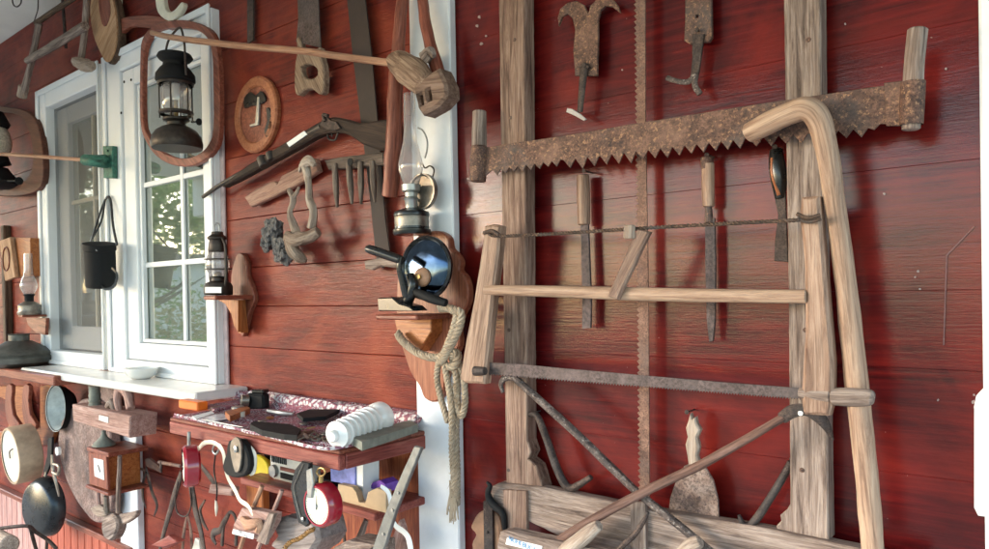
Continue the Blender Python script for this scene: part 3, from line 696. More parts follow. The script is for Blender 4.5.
# pulley things at the lower left of the panel
t = empty('leather_pulley', P(486, 545, .05), 'brown leather disc with an iron strap beside the left post foot', 'pulley')
M().poly([(473, 520), (478, 513), (487, 510), (496, 515), (500, 528), (500, 549), (494, 560), (476, 560), (471, 545), (475, 535), (470, 528)], .06, .03, sm=3, bev=.006).mk('disc', M_LEATH, t)
M().poly([(483, 501), (492, 500), (493, 560), (484, 560)], .07, .008).lathe(P(487.5, 532, .072), [(.004, 0), (.004, .003), (.001, .004)], 8, (0, -1, 0)).mk('strap', M_IRON, t)
M().tube([(487, 482, .1), (490, 486, .1), (488, 492, .095), (490, 500, .09), (496, 507, .09), (503, 514, .095), (505, 530, .09)], [1.4, 2.4, 3, 4, 4, 3.4, 2.6], seg=10).mk('iron_claw', M_BLKM, label='curved black iron claw behind the end of the bottom board', cat='claw')

# nails that carry the tools
for x, y in ((584, 171), (707, 155), (775, 147), (584, 66), (697, 30), (531, 413), (687, 412), (792, 459), (512, 374)):
    M().lathe(P(x, y, .04), [(0, -.04), (.0018, -.04), (.0018, 0), (.005, .0), (.005, .002), (0, .0025)], 10, (0, -1, 0)).mk('nail', M_IRON, pw)
for x in (511, 805):
    for y in (40, 118, 330, 470):
        M().lathe(P(x+random.uniform(-4, 4), y, .0615), [(0, -.004), (.005, -.003), (.005, .0012), (0, .002)], 10, (0, -1, 0)).mk('nail', M_RUST, fr_)
# ------------------------------------------------------------------ MIDDLE: on the white post and beside it
def lamp_glass(b, c, k, H):
    """chimney of an oil lamp: k = metres per px, H = height in px"""
    return b.lathe(c, [(k*7.0, 0), (k*9, H*.06*k), (k*12.2, H*.17*k), (k*12.4, H*.24*k), (k*10, H*.36*k), (k*7.2, H*.48*k), (k*6.2, H*.6*k), (k*6.0, H*k),
        (k*5.5, H*k), (k*5.7, H*.6*k), (k*6.7, H*.48*k), (k*9.4, H*.36*k), (k*11.8, H*.24*k), (k*11.6, H*.17*k), (k*8.4, H*.06*k), (k*6.4, 0)], 28)
# ox bow of bent wood
M().tube([(390, 196, .06), (392, 170, .065), (394, 130, .07), (396, 80, .07), (399, 40, .07), (402, 5, .07), (406, -18, .07), (412, -24, .07), (420, -14, .07), (423, 6, .07), (427, 30, .075), (433, 55, .075), (440, 80, .075), (445, 97, .075)],
         [8, 8.5, 8, 7.5, 6.5, 6, 5.5, 5.5, 5, 5.5, 6, 6.5, 7, 5], n=7, seg=14, wob=.08).mk('ox_bow', W_RED, label='bent reddish wooden ox bow hanging over the white post', cat='ox bow')
# wooden mallet with a long thin handle
t = empty('long_handled_mallet', P(420, 100, .1), 'wooden mallet on a very long thin handle stretching past the window', 'mallet')
M().tube([(397, 61, .12), (403, 66, .125), (414, 74, .125), (426, 85, .12), (431, 91, .12)], [11, 13.5, 15, 13, 9], n=7, seg=24, wob=.16).mk('head', wood('knobbly_brown_wood', (.1, .055, .035), (.25, .15, .1), (.42, .29, .2), bmp=.8), t)
M().poly([(412, 84), (430, 72), (438, 68), (446, 84), (447, 96), (438, 106), (422, 115), (417, 108), (414, 96)], .15, .05, holes=[[(418, 95), (421, 94), (423, 104), (420, 105)], [(426, 90), (429, 89), (431, 100), (428, 101)]], jit=.003, bev=.008).mk('notched_block', wood('old_knotty_wood', (.09, .05, .035), (.2, .12, .085), (.32, .21, .16), bmp=.8), t)
M().tube([(424, 58, .12), (430, 52, .12), (434, 56, .12)], [7, 6, 3], seg=12, wob=.2).mk('knot', W_GREY, t)
M().tube([(152, 33, .17), (175, 38, .168), (240, 46, .16), (300, 51, .155), (350, 58, .15), (399, 64, .14)], [2.6, 3, 3.4, 3.5, 3.6, 4], n=6, seg=10, wob=.05).mk('handle', W_STICK, t)
# oil lamp with reflector on the post
t = empty('oil_lamp', P(414, 235, .09), 'glass chimney oil lamp with a striped tin base against the white post', 'oil lamp', 'oil lamps on the wall')
k = S(412, 200, .1); c = P(412, 235, .1)
M().lathe(c, [(0, 0), (k*18, 0), (k*19, 2*k), (k*19, 5*k), (k*17.5, 6*k), (k*17.5, 8*k)], 36).lathe(c, [(k*17.5, 18*k), (k*18, 20*k), (k*17, 23*k), (k*12, 25*k), (k*6, 27*k), (0, 27*k)], 36).mk('base_bands', M_BLACK, t)
M().lathe(c, [(k*17.2, 8*k), (k*17, 10*k), (k*17.3, 13*k), (k*17, 16*k), (k*17.4, 18*k)], 36).mk('base', M_TIN, t)
M().lathe(c, [(k*6, 27*k), (k*6.5, 34*k), (k*8, 36*k), (k*6, 38*k), (k*6.5, 42*k), (k*9, 44*k), (k*9.5, 50*k), (k*8.2, 50*k)], 24).mk('burner', M_STEEL, t)
lamp_glass(M(), c+Vector((0, 0, 49*k)), k*1.0, 92).mk('chimney', GLASS, t)
M().tube([(418, 128, .1), (423, 131, .1), (427, 140, .1), (427, 150, .1), (425, 158, .09)], .9, seg=6).mk('wire', M_STEEL, t)
M().lathe(P(426, 192, .06), [(0, 0), (.044, 0), (.05, .006), (.05, .02), (.046, .02), (.042, .014), (0, .01)], 30, (.02, -1, 0)).mk('reflector', M_TIN, t)
M().tube([(432, 180, .05), (434, 170, .05), (430, 166, .05), (425, 168, .05), (422, 163, .05)], .8, seg=6).mk('hook', M_IRON, t)
# scalloped shelf
t = empty('scalloped_shelf', P(430, 400, .02), 'scalloped varnished wooden bracket shelf overlapping the white post', 'shelf', 'small bracket shelves')
M().poly([(432, 231), (441, 232), (448, 238), (450, 248), (456, 254), (460, 262), (459, 270), (465, 277), (468, 290), (467, 304), (461, 316), (458, 330), (459, 345), (452, 360), (446, 375), (443, 392), (435, 402), (424, 398), (419, 386), (410, 372), (403, 352), (398, 334), (396, 312), (398, 270), (410, 245), (420, 235)], .055, .022, sm=3, bev=.004, along=1.57).mk('back_board', wood('shelf_red_varnish', (.13, .035, .018), (.28, .085, .045), (.4, .15, .085), rough=.35, bmp=.2, dirt=.2), t)
zs_ = Z(450, 313, .055); q0 = PZ(376, 313, zs_); q1 = PZ(440, 316, zs_)
def hshape(b, pts, z0, z1):
    """flat horizontal board: outline in photo px read on the plane z1"""
    w_ = [PZ(x, y, z1) for x, y in pts]; area = sum(w_[i].x*w_[(i+1) % len(w_)].y-w_[(i+1) % len(w_)].x*w_[i].y for i in range(len(w_)))
    if area < 0: w_.reverse()
    T = [b.v(p, (p.y, p.z, p.x)) for p in w_]; B = [b.v((p.x, p.y, z0), (p.y, z0, p.x)) for p in w_]
    b.face(T); b.face(B[::-1])
    for i in range(len(w_)): b.face([T[i], B[i], B[(i+1) % len(w_)], T[(i+1) % len(w_)]])
    return b
sy = -.19
xs0, xs1 = P(375, 312, .19).x, P(452, 312, .055).x
M().box(xs0, xs1, sy, -.056, zs_-.014, zs_, .004).mk('shelf_board', W_RED, t)
M().poly([(394, 318), (431, 318), (431, 332), (418, 352), (408, 346), (397, 333)], .1, .044, bev=.003).mk('support', W_ORANGE, t)
# hand grinder on it
t = empty('hand_grinder', P(430, 310, .1), 'black hand crank grinder with a shiny grinding disc on the scalloped shelf', 'grinder')
gc = P(426, 268, .13)
ax = Vector((.1, -1, .04))
M().lathe(gc, [(0, -.012), (.078, -.012), (.086, -.004), (.086, .004), (.08, .008), (.074, .002)], 44, ax).mk('disc_rim', M_BLACK, t)
M().lathe(gc, [(.079, 0), (.07, .007), (.04, .012), (0, .014)], 44, ax).mk('disc', plain('sky_tinted_chrome', (.06, .09, .14), .12, 1, .5, 30), t)  # dark blue of the mirrored sky is put into the metal's colour
M().lathe(gc+ax.normalized()*.014+Vector((.0, 0, -.025)), [(.026, 0), (.025, .006), (.018, .012), (0, .014)], 26, ax).mk('label_disc', M_LEATH, t)
M().lathe(gc+ax.normalized()*.03+Vector((.0, 0, -.025)), [(.007, -.002), (.007, .005), (0, .006)], 12, ax).mk('hub', M_BRASS, t)
M().tube([(368, 249, .22), (372, 250, .22), (398, 259, .2), (401, 260, .2)], [3.6, 4.6, 4.6, 3.6], seg=16).mk('crank_handle', M_BLACK, t)
M().tube([(400, 257, .2), (399, 268, .2), (403, 285, .19), (406, 297, .18)], [3.2, 3.4, 4, 4.5], seg=10, flat=.6).mk('crank_arm', M_BLACK, t)
M().tube([(410, 275, .17), (413, 285, .17), (409, 298, .17), (405, 306, .17)], [4.5, 5.5, 6, 5], seg=10).mk('gear_housing', M_BLACK, t)
M().tube([(416, 292, .17), (430, 298, .17), (446, 303, .16)], [4, 5, 4], seg=10).mk('clamp_bar', M_BLKM, t)
M().poly([(377, 298), (392, 297), (399, 303), (409, 306), (414, 311), (378, 311)], .2, .05, bev=.004).mk('base', M_BLACK, t)
# rope
t = empty('rope_coil', P(450, 500, .06), 'tan twisted rope looped round the scalloped shelf and hanging down the white post', 'rope')
RP = lambda pts, r=3.4: twist(M(), pts, r, .034, 3, seg=7, sub=22)
RP([(398, 333, .12), (402, 340, .125), (415, 351, .13), (430, 357, .14), (442, 356, .14), (448, 345, .15), (455, 325, .15), (457, 314, .14), (452, 309, .13), (440, 308, .12)], 3.7).mk('strand', M_ROPE, t)
RP([(452, 310, .15), (461, 313, .15), (459, 328, .15), (452, 343, .15), (445, 356, .145), (440, 362, .14)], 3.7).mk('strand', M_ROPE, t)
RP([(440, 355, .12), (437, 375, .11), (440, 395, .1), (446, 415, .1), (448, 422, .1)], 3).mk('strand', M_ROPE, t)
RP([(443, 355, .125), (446, 372, .12), (450, 395, .12), (452, 420, .12), (452, 450, .11), (454, 480, .1), (455, 500, .09)], 3.1).mk('strand', M_ROPE, t)
RP([(452, 358, .12), (456, 375, .12), (457, 395, .11), (456, 430, .1), (457, 470, .1), (457, 505, .09)], 3.2).mk('strand', M_ROPE, t)
RP([(456, 357, .115), (463, 375, .11), (465, 400, .11), (462, 415, .11), (458, 408, .11), (456, 385, .11)], 3.2).mk('strand', M_ROPE, t)
RP([(452, 356, .13), (455, 352, .14), (458, 357, .13), (454, 366, .13), (448, 366, .13)], 3.8).mk('knot', M_ROPE, t)
b = M()
for k_ in range(80):
    y = random.uniform(365, 500); x = 450+random.random()*9
    a = random.uniform(-1.6, 1.6); b.tube([(x, y, .12), (x+a, y+random.uniform(1, 4), .135), (x+a*2.2, y+random.uniform(0, 7), .14)], [.28, .22, .12], seg=3, n=2)
o = b.mk('loose_fibres', M_ROPE, t); tag(o, kind='stuff')
b = M()
for k_ in range(26):
    x = 448+random.random()*10; b.tube([(450+random.random()*8, 480+random.random()*15, .1), (x, 505, .1), (x+random.uniform(-2, 2), 512+random.random()*12, .1)], [1.1, .9, .5], seg=5)
o = b.mk('frayed_end', M_ROPE, t); tag(o, kind='stuff')

# ------------------------------------------------------------------ ON THE PLANK WALL
M().poly([(345, -20), (363, -20), (372, 60), (380, 150), (385, 220), (389, 248), (390, 264), (382, 268), (376, 258), (370, 200), (363, 140), (353, 60)], .03, .004, bev=.0006).mk('long_saw_blade', plain('dark_brown_blade', (.045, .03, .026), .75, .1, .4, 14, .3), label='long dark tapering saw blade running down behind the musket', cat='saw blade')
M().poly([(364, 261), (380, 258), (397, 262), (396, 268), (380, 266), (371, 270), (365, 269)], .045, .016, bev=.003).mk('wooden_offcut', W_GREY, label='small grey wooden end piece at the tip of the long blade', cat='offcut')
t = empty('hand_saw', P(308, 94, .03), 'short broad saw with a carved yellowish handle behind the long stick', 'saw')
M().poly([(297, -20), (318, -20), (319, 20), (321, 48), (296, 42), (298, 20)], .035, .003, bev=.0005).mk('blade', M_BLADE, t)
M().poly([(296, 39), (299, 38), (302, 50), (311, 52), (319, 47), (321, 58), (323, 66), (324, 78), (323, 92), (318, 94), (312, 89), (304, 90), (299, 95), (295, 93), (294, 80), (295, 62), (297, 52)], .045, .022, sm=2, holes=[[(301, 67), (308, 64), (316, 68), (317, 75), (311, 79), (303, 77)]], bev=.004).mk('handle', wood('old_tan_handle', (.12, .07, .045), (.3, .2, .14), (.45, .33, .23), bmp=.6), t)
M().poly([(247, -20), (253, -20), (253, 40), (247, 44)], .02, .006).mk('iron_strip', M_IRON, label='thin dark iron strip coming down from above the round plaque', cat='strip')
# round plaque
t = empty('round_plaque', P(260, 150, .02), 'round brown wooden plaque with a dark metal relief on the plank wall', 'plaque')
def disc(x, y, r, d, h, mat, name, par, ax=(0, -1, 0), seg=40, r2=None):
    return M().lathe(P(x, y, d), [(0, 0), (r, 0), (r, h*.6), ((r2 or r*.97), h), (0, h)], seg, ax).mk(name, mat, par)
pc = P(259, 115.5, .0); rr = abs(P(259, 77, 0).z - P(259, 153, 0).z)/2
M().lathe(pc, [(rr*.72, .014), (rr*.76, .02), (rr*.95, .02), (rr, .014), (rr, .001), (rr*.7, .001)], 48, (0, -1, 0)).mk('rim', wood('plaque_rim', (.22, .06, .025), (.38, .13, .06), (.45, .18, .09), rough=.4, bmp=.15), t)
M().lathe(pc, [(0, .012), (rr*.74, .012), (rr*.74, .002), (0, .002)], 48, (0, -1, 0)).mk('face', W_RED, t)
M().poly([(249, 125), (255, 123), (257, 97), (259, 97), (258, 125), (250, 127)], .022, .008).mk('relief_corner', M_STEEL, t)
M().poly([(244, 98), (250, 92), (255, 96), (260, 91), (264, 95), (265, 101), (258, 105), (250, 106), (244, 108)], .02, .007, sm=2).poly([(266, 108), (270, 110), (272, 122), (270, 134), (266, 138), (264, 130), (267, 121)], .02, .007, sm=2).mk('relief_figure', M_BLACK, t)
# musket
t = empty('flintlock_musket', P(300, 150, .05), 'old flintlock musket hung slanting with its muzzle by the window', 'musket')
M().tube([(203, 197, .06), (222, 184, .06), (262, 162, .062), (300, 139, .064), (322, 127, .066)], [1.9, 2.2, 2.8, 3.4, 4], n=4, seg=12).mk('barrel', M_GUN, t)
M().poly([(222, 187), (262, 166), (300, 145), (318, 135), (336, 132), (350, 136), (360, 143), (370, 147), (388, 150), (391, 122), (378, 120), (360, 123), (345, 119), (334, 117), (322, 120), (298, 134), (262, 156), (240, 170)], .075, .03, sm=2, bev=.006, along=-.3).mk('stock', wood('gun_stock', (.008, .005, .004), (.03, .016, .011), (.06, .035, .024), rough=.75, bmp=.3), t)
M().tube([(262, 158, .07), (265, 166, .07)], [5.5, 5.5], seg=14).tube([(270, 153, .07), (272, 160, .07)], [4.6, 4.6], seg=14).mk('barrel_band', M_GUN, t)
M().poly([(322, 119), (326, 116), (330, 120), (336, 122), (340, 128), (334, 131), (326, 129), (320, 125)], .082, .008).tube([(325, 121, .085), (323, 115, .088), (328, 116, .088)], [2, 1.6, 1.8], seg=8).mk('lock', M_IRON, t)
M().tube([(327, 132, .06), (329, 139, .06), (335, 140, .06), (338, 133, .06)], 1, seg=8).tube([(332, 130, .06), (332, 137, .06)], .8, seg=6).mk('trigger_guard', M_GUN, t)
M().poly([(286.5, 143), (304, 131), (307, 134.5), (289, 147)], .079, .003, bev=.0001).mk('paper_tag', M_PAPER, t)
# notched board and driftwood
M().poly([(244, 197), (256, 189), (270, 182), (274, 181), (277, 184), (281, 176), (300, 166), (312, 158), (315, 160), (318, 171), (300, 183), (274, 196), (250, 207)], .035, .02, jit=.0012, bev=.004).mk('notched_board', wood('pinkish_board', (.17, .09, .07), (.36, .2, .15), (.46, .3, .23), bmp=.6), label='slanting notched wooden board under the barrel of the musket', cat='board')
t = empty('driftwood_root', P(290, 262, .05), 'gnarled root hanging on two pale bare branches under the notched board', 'driftwood')
M().tube([(289, 190, .07), (293, 200, .075), (290, 212, .08), (292, 222, .085), (296, 234, .09)], [2.6, 3.4, 3.2, 4.2, 4.5], n=5, seg=10, wob=.2).tube([(299, 187, .07), (297, 192, .073), (293, 198, .075)], [1.4, 2, 2.4], seg=8).mk('branch', W_DRIFT, t)
M().tube([(304, 163, .07), (307, 174, .075), (309, 188, .08), (309, 200, .085), (313, 212, .088), (311, 228, .09)], [5, 4.4, 3.6, 4, 4.2, 4.8], n=5, seg=10, wob=.2).tube([(300, 172, .075), (303, 165, .075), (310, 161, .075), (315, 165, .07)], [2, 4.5, 5, 3], seg=10, wob=.3).mk('branch', W_DRIFT, t)
M().tube([(318, 232, .09), (308, 237, .1), (298, 240, .105), (288, 236, .105)], [4, 6, 7, 5], n=5, seg=12, wob=.3).tube([(290, 236, .1), (293, 248, .11), (300, 257, .1), (306, 261, .09)], [6, 7, 5, 2], n=5, seg=12, wob=.35).mk('root_fork', wood('brown_root', (.1, .065, .045), (.22, .15, .11), (.36, .28, .22), bmp=.9), t)
b = M()
for (x, y, r) in ((272, 232, 9), (268, 243, 7), (280, 246, 8), (284, 256, 8), (276, 226, 6)):
    b.blob(P(x, y, .085), r*S(x, y, .08)*1.15, .32, 1.0, 4, (1.15, .8, 1), x)
b.mk('root_mass', wood('grey_root', (.03, .028, .028), (.11, .1, .1), (.3, .29, .28), 1.2, bmp=1.0), t)
# wooden rake head
W_RAKE = wood('dark_grey_wood', (.05, .036, .03), (.14, .1, .08), (.26, .2, .16), bmp=.8)
t = empty('wooden_rake_head', P(355, 205, .04), 'short wooden rake head with four pegs next to the notched board', 'rake')
M().poly([(324, 160), (340, 157), (383, 152), (384, 164), (370, 166), (328, 170)], .045, .022, jit=.001, bev=.004).mk('bar', W_RAKE, t)
for x, y0, x1, y1 in ((335, 168, 337, 207), (349, 167, 352, 204), (361, 166, 361, 204), (372, 165, 375, 202)):
    M().tube([(x, y0-4, .048), ((x+x1)/2, (y0+y1)/2, .05), (x1, y1, .05)], [3, 3.2, 1.5], seg=10, wob=.06).mk('tine', W_RAKE, t)
M().lathe(P(350, 162, .062), [(.012, -.002), (.012, .001), (0, .0015)], 16, (0, -1, 0)).mk('hole', M_BLKM, t)

# small hurricane lantern on its bracket shelf
t = empty('bracket_shelf', P(240, 335, .01), 'small reddish bracket shelf holding a lantern right of the window', 'shelf', 'small bracket shelves')
M().poly([(236, 256), (240, 253), (244, 256), (247, 265), (247, 275), (252, 288), (254, 300), (249, 312), (246, 325), (243, 336), (240, 334), (236, 325), (232, 316), (231, 300), (231, 275)], .02, .018, sm=3, bev=.003, along=1.57).mk('back_board', W_RED, t)
zb = Z(245, 295, .02)
q = P(203, 295, .17); M().box(q.x+.0, X(254, 297, .02), -.17, -.021, zb-.016, zb, .004).mk('shelf_board', W_RED, t)
M().poly([(218, 300), (238, 300), (238, 332), (234, 326), (231, 314), (225, 304)], .07, .016, along=1.57).poly([(237.5, 300), (238, 300), (241, 333), (238, 333)], .05, .03).mk('support', W_ORANGE, t)
def hurricane(t, base, k, H, W):
    """kerosene lantern H px high and W px wide, k metres per px"""
    u = H*k; r = W*k/2
    M().lathe(base, [(0, 0), (r*.86, 0), (r*.92, u*.02), (r*.92, u*.12), (r*.8, u*.17), (r*.45, u*.2), (r*.42, u*.24), (r*.55, u*.26)], 30).mk('fuel_tank', M_SOOT, t)
    M().lathe(base, [(r*.5, u*.26), (r*.72, u*.36), (r*.78, u*.44), (r*.66, u*.54), (r*.5, u*.6), (r*.47, u*.6), (r*.62, u*.54), (r*.74, u*.44), (r*.68, u*.36), (r*.47, u*.26)], 28).mk('globe', GLASS, t)
    M().lathe(base, [(r*.2, u*.25), (r*.25, u*.3), (r*.1, u*.33), (0, u*.33)], 14).mk('burner', M_BRASS, t)
    M().lathe(base, [(r*.55, u*.6), (r*.6, u*.62), (r*.55, u*.72), (r*.5, u*.76), (r*.62, u*.78), (r*.64, u*.8), (r*.4, u*.84), (r*.36, u*.88), (0, u*.89)], 26).mk('chimney_cap', M_SOOT, t)
    for s_ in (-1, 1):
        f = [base+Vector((s_*r*a, 0, u*h)) for a, h in ((.8, .1), (.98, .25), (1.0, .5), (.95, .68), (.6, .79))]
        M().tube([tuple(p) for p in f], [r*.1]*5, world=True, m=True, seg=8).mk('side_tube', M_SOOT, t)
    for zz in (.36, .5):
        b = M(); pts = [tuple(base+Vector((math.cos(a)*r*.84, math.sin(a)*r*.84, u*zz))) for a in [j*math.pi/8 for j in range(16)]]
        b.tube(pts, [r*.035]*16, world=True, m=True, seg=6, closed=True, n=2).mk('wire_guard', M_SOOT, t)
    M().tube([tuple(base+Vector((a*r, 0, u*h))) for a, h in ((-.3, .88), (-.28, .97), (0, 1.0), (.28, .97), (.3, .88))], [r*.05]*5, world=True, m=True, seg=6).mk('top_ring', M_STEEL, t)
t = empty('hurricane_lantern', P(218, 293, .11), 'small sooty hurricane lantern standing on the bracket shelf by the window', 'lantern', 'lanterns')
cc = P(218.5, 294, .1); cc.z = zb+.001
hurricane(t, cc, S(218, 260, .1), 72, 30)
M().poly([(205, 287), (221, 287), (221, 293), (205, 293)], .19, .002).mk('label', M_CERAM, t)

# wooden hoops with hanging lanterns
hoop = empty('wooden_hoop', P(180, 166, .09), 'brown oval wooden hoop standing out before the right window', 'hoop', 'oval wooden hoops')
M().poly([(140, 60), (142, 40), (150, 28), (162, 22), (182, 20), (200, 24), (212, 33), (217, 50), (219, 80), (219, 130), (215, 148), (204, 160), (190, 166), (172, 165), (156, 156), (145, 140), (140, 120)], .06, .02, sm=3,
         holes=[[(143, 65), (145, 47), (152, 35), (164, 29), (182, 28), (198, 31), (208, 40), (212, 56), (213, 80), (213, 128), (209, 143), (200, 153), (188, 158), (173, 157), (158, 149), (148, 136), (143, 120)]], bev=.003).mk('ring', W_RED, hoop)
o = M().poly([(113, 28), (119, 20), (135, 16), (160, 17), (175, 24), (170, 30), (150, 28), (130, 27), (120, 34)], .045, .018, sm=3).mk('top_board', W_RED, hoop)
t = empty('pressure_lantern', P(177, 152, .2), 'big dark pressure lantern hanging from the hoop before the window', 'lantern', 'lanterns')
c = P(177, 149, .17); k = S(177, 100, .17)*.97
M().lathe(c, [(0, 0), (24*k, 0), (25*k, 1.5*k), (25.3*k, 6*k), (24*k, 12*k), (20*k, 18*k), (14*k, 22*k), (9*k, 24*k), (9*k, 27*k), (13*k, 29*k), (13*k, 31*k), (0, 31*k)], 40).mk('fuel_tank', M_SOOT, t)
M().lathe(c, [(15*k, 34*k), (17*k, 36*k), (17*k, 38*k), (15*k, 38*k)], 30).mk('cage_ring', M_SOOT, t)
M().lathe(c, [(17*k, 65*k), (18*k, 67*k), (17*k, 69*k), (16*k, 67*k), (17*k, 65*k)], 30).mk('cage_ring', M_SOOT, t)
M().lathe(c, [(12*k, 38*k), (14.5*k, 45*k), (14.5*k, 60*k), (13*k, 66*k), (12.4*k, 66*k), (14*k, 60*k), (14*k, 45*k), (11.5*k, 38*k)], 30).mk('globe', GLASS, t)
M().lathe(c, [(3.5*k, 50*k), (4.5*k, 58*k), (4*k, 67*k), (0, 67*k)], 14).mk('mantle', M_CERAM, t)
M().lathe(c, [(2*k, 30*k), (2*k, 50*k), (0, 50*k)], 10).mk('feed_pipe', M_BRASS, t)
for a in (0.3, 1.35, 2.4, 3.5, 4.5, 5.5):
    p0 = c+Vector((math.cos(a)*16*k, math.sin(a)*16*k, 30*k)); p1 = c+Vector((math.cos(a)*16*k, math.sin(a)*16*k, 68*k))
    M().tube([tuple(p0), tuple(p1)], [.8*k, .8*k], world=True, m=True, seg=6).mk('cage_rod', M_SOOT, t)
M().lathe(c, [(17.5*k, 68*k), (19.5*k, 70*k), (19*k, 76*k), (15*k, 82*k), (12*k, 85*k), (11.5*k, 89*k), (15*k, 91*k), (17.5*k, 94*k), (16*k, 97*k), (9*k, 99*k), (0, 99*k)], 36).mk('hood', M_BLKM, t)
M().tube([(192, 122, .2), (197, 122, .21), (199, 122, .21)], [1.2, 1.2, 3.6], n=3, seg=12).mk('valve_knob', M_BLKM, t)
M().tube([(163, 75, .17), (166, 50, .17), (170, 38, .165), (180, 28, .16), (184, 42, .165), (185, 55, .17), (186, 75, .17)], 1.1, seg=7).mk('bail', M_IRON, t)
M().poly([(155, -10), (156, 8), (160, 16), (168, 21), (174, 19), (180, 12), (183, 5), (181, 2), (176, 8), (170, 12), (165, 9), (163, 0), (163, -10)], .06, .02, sm=2, bev=.004).mk('white_horn', M_CREAM, label='small curved cream horn above the top of the hoop', cat='horn')
# second hoop, cut by the left edge
hoop = empty('wooden_hoop', P(20, 195, .05), 'wide brown oval hoop on the wall at the left edge', 'hoop', 'oval wooden hoops')
M().poly([(-30, 110), (-10, 106), (20, 109), (34, 118), (40, 135), (43, 160), (42, 182), (34, 192), (15, 196), (-10, 195), (-35, 190), (-45, 150)], .06, .03, sm=3,
         holes=[[(-25, 120), (-8, 113), (12, 113), (24, 121), (31, 140), (33, 160), (29, 176), (18, 185), (0, 190), (-20, 185), (-35, 150)]], bev=.004).mk('ring', W_ORANGE if False else wood('hoop_brown', (.05, .018, .012), (.11, .038, .024), (.17, .065, .04), rough=.6, bmp=.2), hoop)
t = empty('hanging_lantern', P(3, 190, .1), 'lantern with a patterned glass globe cut off by the left edge', 'lantern', 'lanterns')
c = P(-2, 188, .12); k = S(-2, 150, .12)
M().lathe(c, [(0, 0), (13*k, 0), (20*k, 3*k), (20*k, 6*k), (13*k, 14*k), (9*k, 20*k), (0, 20*k)], 30).mk('fuel_tank', M_BLKM, t)
M().lathe(c, [(8*k, 32*k), (12*k, 38*k), (13*k, 46*k), (11*k, 56*k), (8*k, 60*k), (7.5*k, 60*k), (10.4*k, 56*k), (12.4*k, 46*k), (11.4*k, 38*k), (7.4*k, 32*k)], 30).lathe(c, [(3*k, 32*k), (3*k, 58*k), (0, 58*k)], 12).mk('globe', plain('milky_ribbed_glass', (.6, .55, .45), .15, 0, .5, 90, .5), t)
M().lathe(c, [(0, 20*k), (12*k, 24*k), (9*k, 32*k), (0, 32*k)], 30).mk('burner', M_BLKM, t)
M().lathe(c, [(10*k, 60*k), (12*k, 64*k), (6*k, 76*k), (0, 78*k)], 30).mk('cap', M_BLKM, t)
M().tube([(8, 181, .14), (16, 181, .15), (19, 181, .15)], [1, 1, 4], n=3).mk('valve_knob', M_BLKM, t)
# stick into the green bracket
t = empty('green_clamp', P(100, 178, .05), 'chipped green metal clamp on the window holding a thin stick', 'clamp')
M().poly([(103, 146), (112, 146), (112.5, 178), (103.5, 178)], .06, .022, bev=.002).lathe(P(108, 151, .061), [(.006, 0), (.006, .005), (0, .006)], 8, (0, -1, 0)).mk('plate', M_GREEN, t)
M().tube([(85, 160, .14), (95, 161, .12), (105, 161.5, .07)], [5.6, 6, 7], seg=14).mk('socket', M_GREEN, t)
M().tube([(84, 160, .145), (86, 160, .143)], [3.5, 3.5], seg=12).mk('stick_end', M_BRASS, t)
M().tube([(-20, 153, .16), (30, 156, .155), (84, 160, .145)], [1.9, 1.9, 1.9], seg=9).mk('stick', W_STICK, t)
# black leather cup with straps
t = empty('camera_case', P(101, 288, .06), 'black leather cup shaped case hanging by its straps on the window mullion', 'case')
c = P(101, 284, .11); k = S(101, 262, .11)
M().lathe(c+Vector((-.0, 0, -.01)), [(0, 0), (13.5*k, 0), (14*k, 2*k), (14.2*k, 36*k), (15*k, 37*k), (15*k, 43*k), (0, 44*k)], 34, (.2, -.1, 1)).mk('case', M_BLKM, t)
for pts in ([(88, 250, .13), (94, 232, .11), (103, 205, .06), (108, 197, .05), (111, 203, .05), (113, 225, .07), (117, 245, .1)], [(85, 262, .14), (90, 243, .12), (101, 222, .08), (105, 200, .055)], [(112, 268, .15), (117, 275, .14), (114, 286, .13), (105, 289, .13), (100, 283, .13)]):
    M().tube(pts, 1.6, flat=.5, seg=8).mk('strap', M_BLACK, t)
M().tube([(90, 264, .16), (91, 255, .16), (97, 250, .16)], 1.3, seg=8).mk('buckle', M_STEEL, t)
# ------------------------------------------------------------------ LOW LEFT: shelves and kitchen things
t = empty('low_shelf', P(20, 430, .02), 'red wooden wall shelf with scrolled brackets under the tinned pot', 'shelf')
zl = Z(60, 374, .0); zl = PZ(48, 375, 1.13).z
e = P(52, 376, .24); zl = e.z
M().box(e.x-2.2, e.x+.02, -.24, -.001, zl-.045, zl, .006).mk('board', W_RED, t)
M().poly([(-20, 386), (24, 386), (26, 395), (28, 410), (33, 420), (40, 428), (40, 386), (54, 384), (56, 388), (56, 428), (50, 445), (-20, 445), (-20, 430), (6, 432), (10, 420), (6, 400), (0, 397), (-20, 397)][::1], .035, .02, sm=1, bev=.003).mk('back_board', W_ORANGE, t)
for xb in (10, 27): M().poly([(xb-4, 386), (xb+2, 386), (xb+1, 400), (xb+3, 415), (xb+9, 424), (xb+6, 430), (xb-2, 424), (xb-5, 410)], .12, .018, sm=2, bev=.003).mk('scroll_bracket', W_RED, t)
c = P(20, 376, .14); c.z = zl+.001; k = S(20, 360, .14)
t = empty('tinned_pot', c, 'squat grey tinned copper pot with a flat lid on the low shelf', 'pot')
M().lathe(c, [(0, 0), (24*k, 0), (31*k, 4*k), (32*k, 9*k), (30*k, 12*k)], 44).mk('body', M_COPPER, t)
M().lathe(c, [(31.5*k, 12*k), (30*k, 15*k), (18*k, 21*k), (11*k, 25*k), (9*k, 25.5*k), (9*k, 31*k), (10*k, 32*k), (0, 32.5*k)], 44).mk('lid', M_COPPER, t)
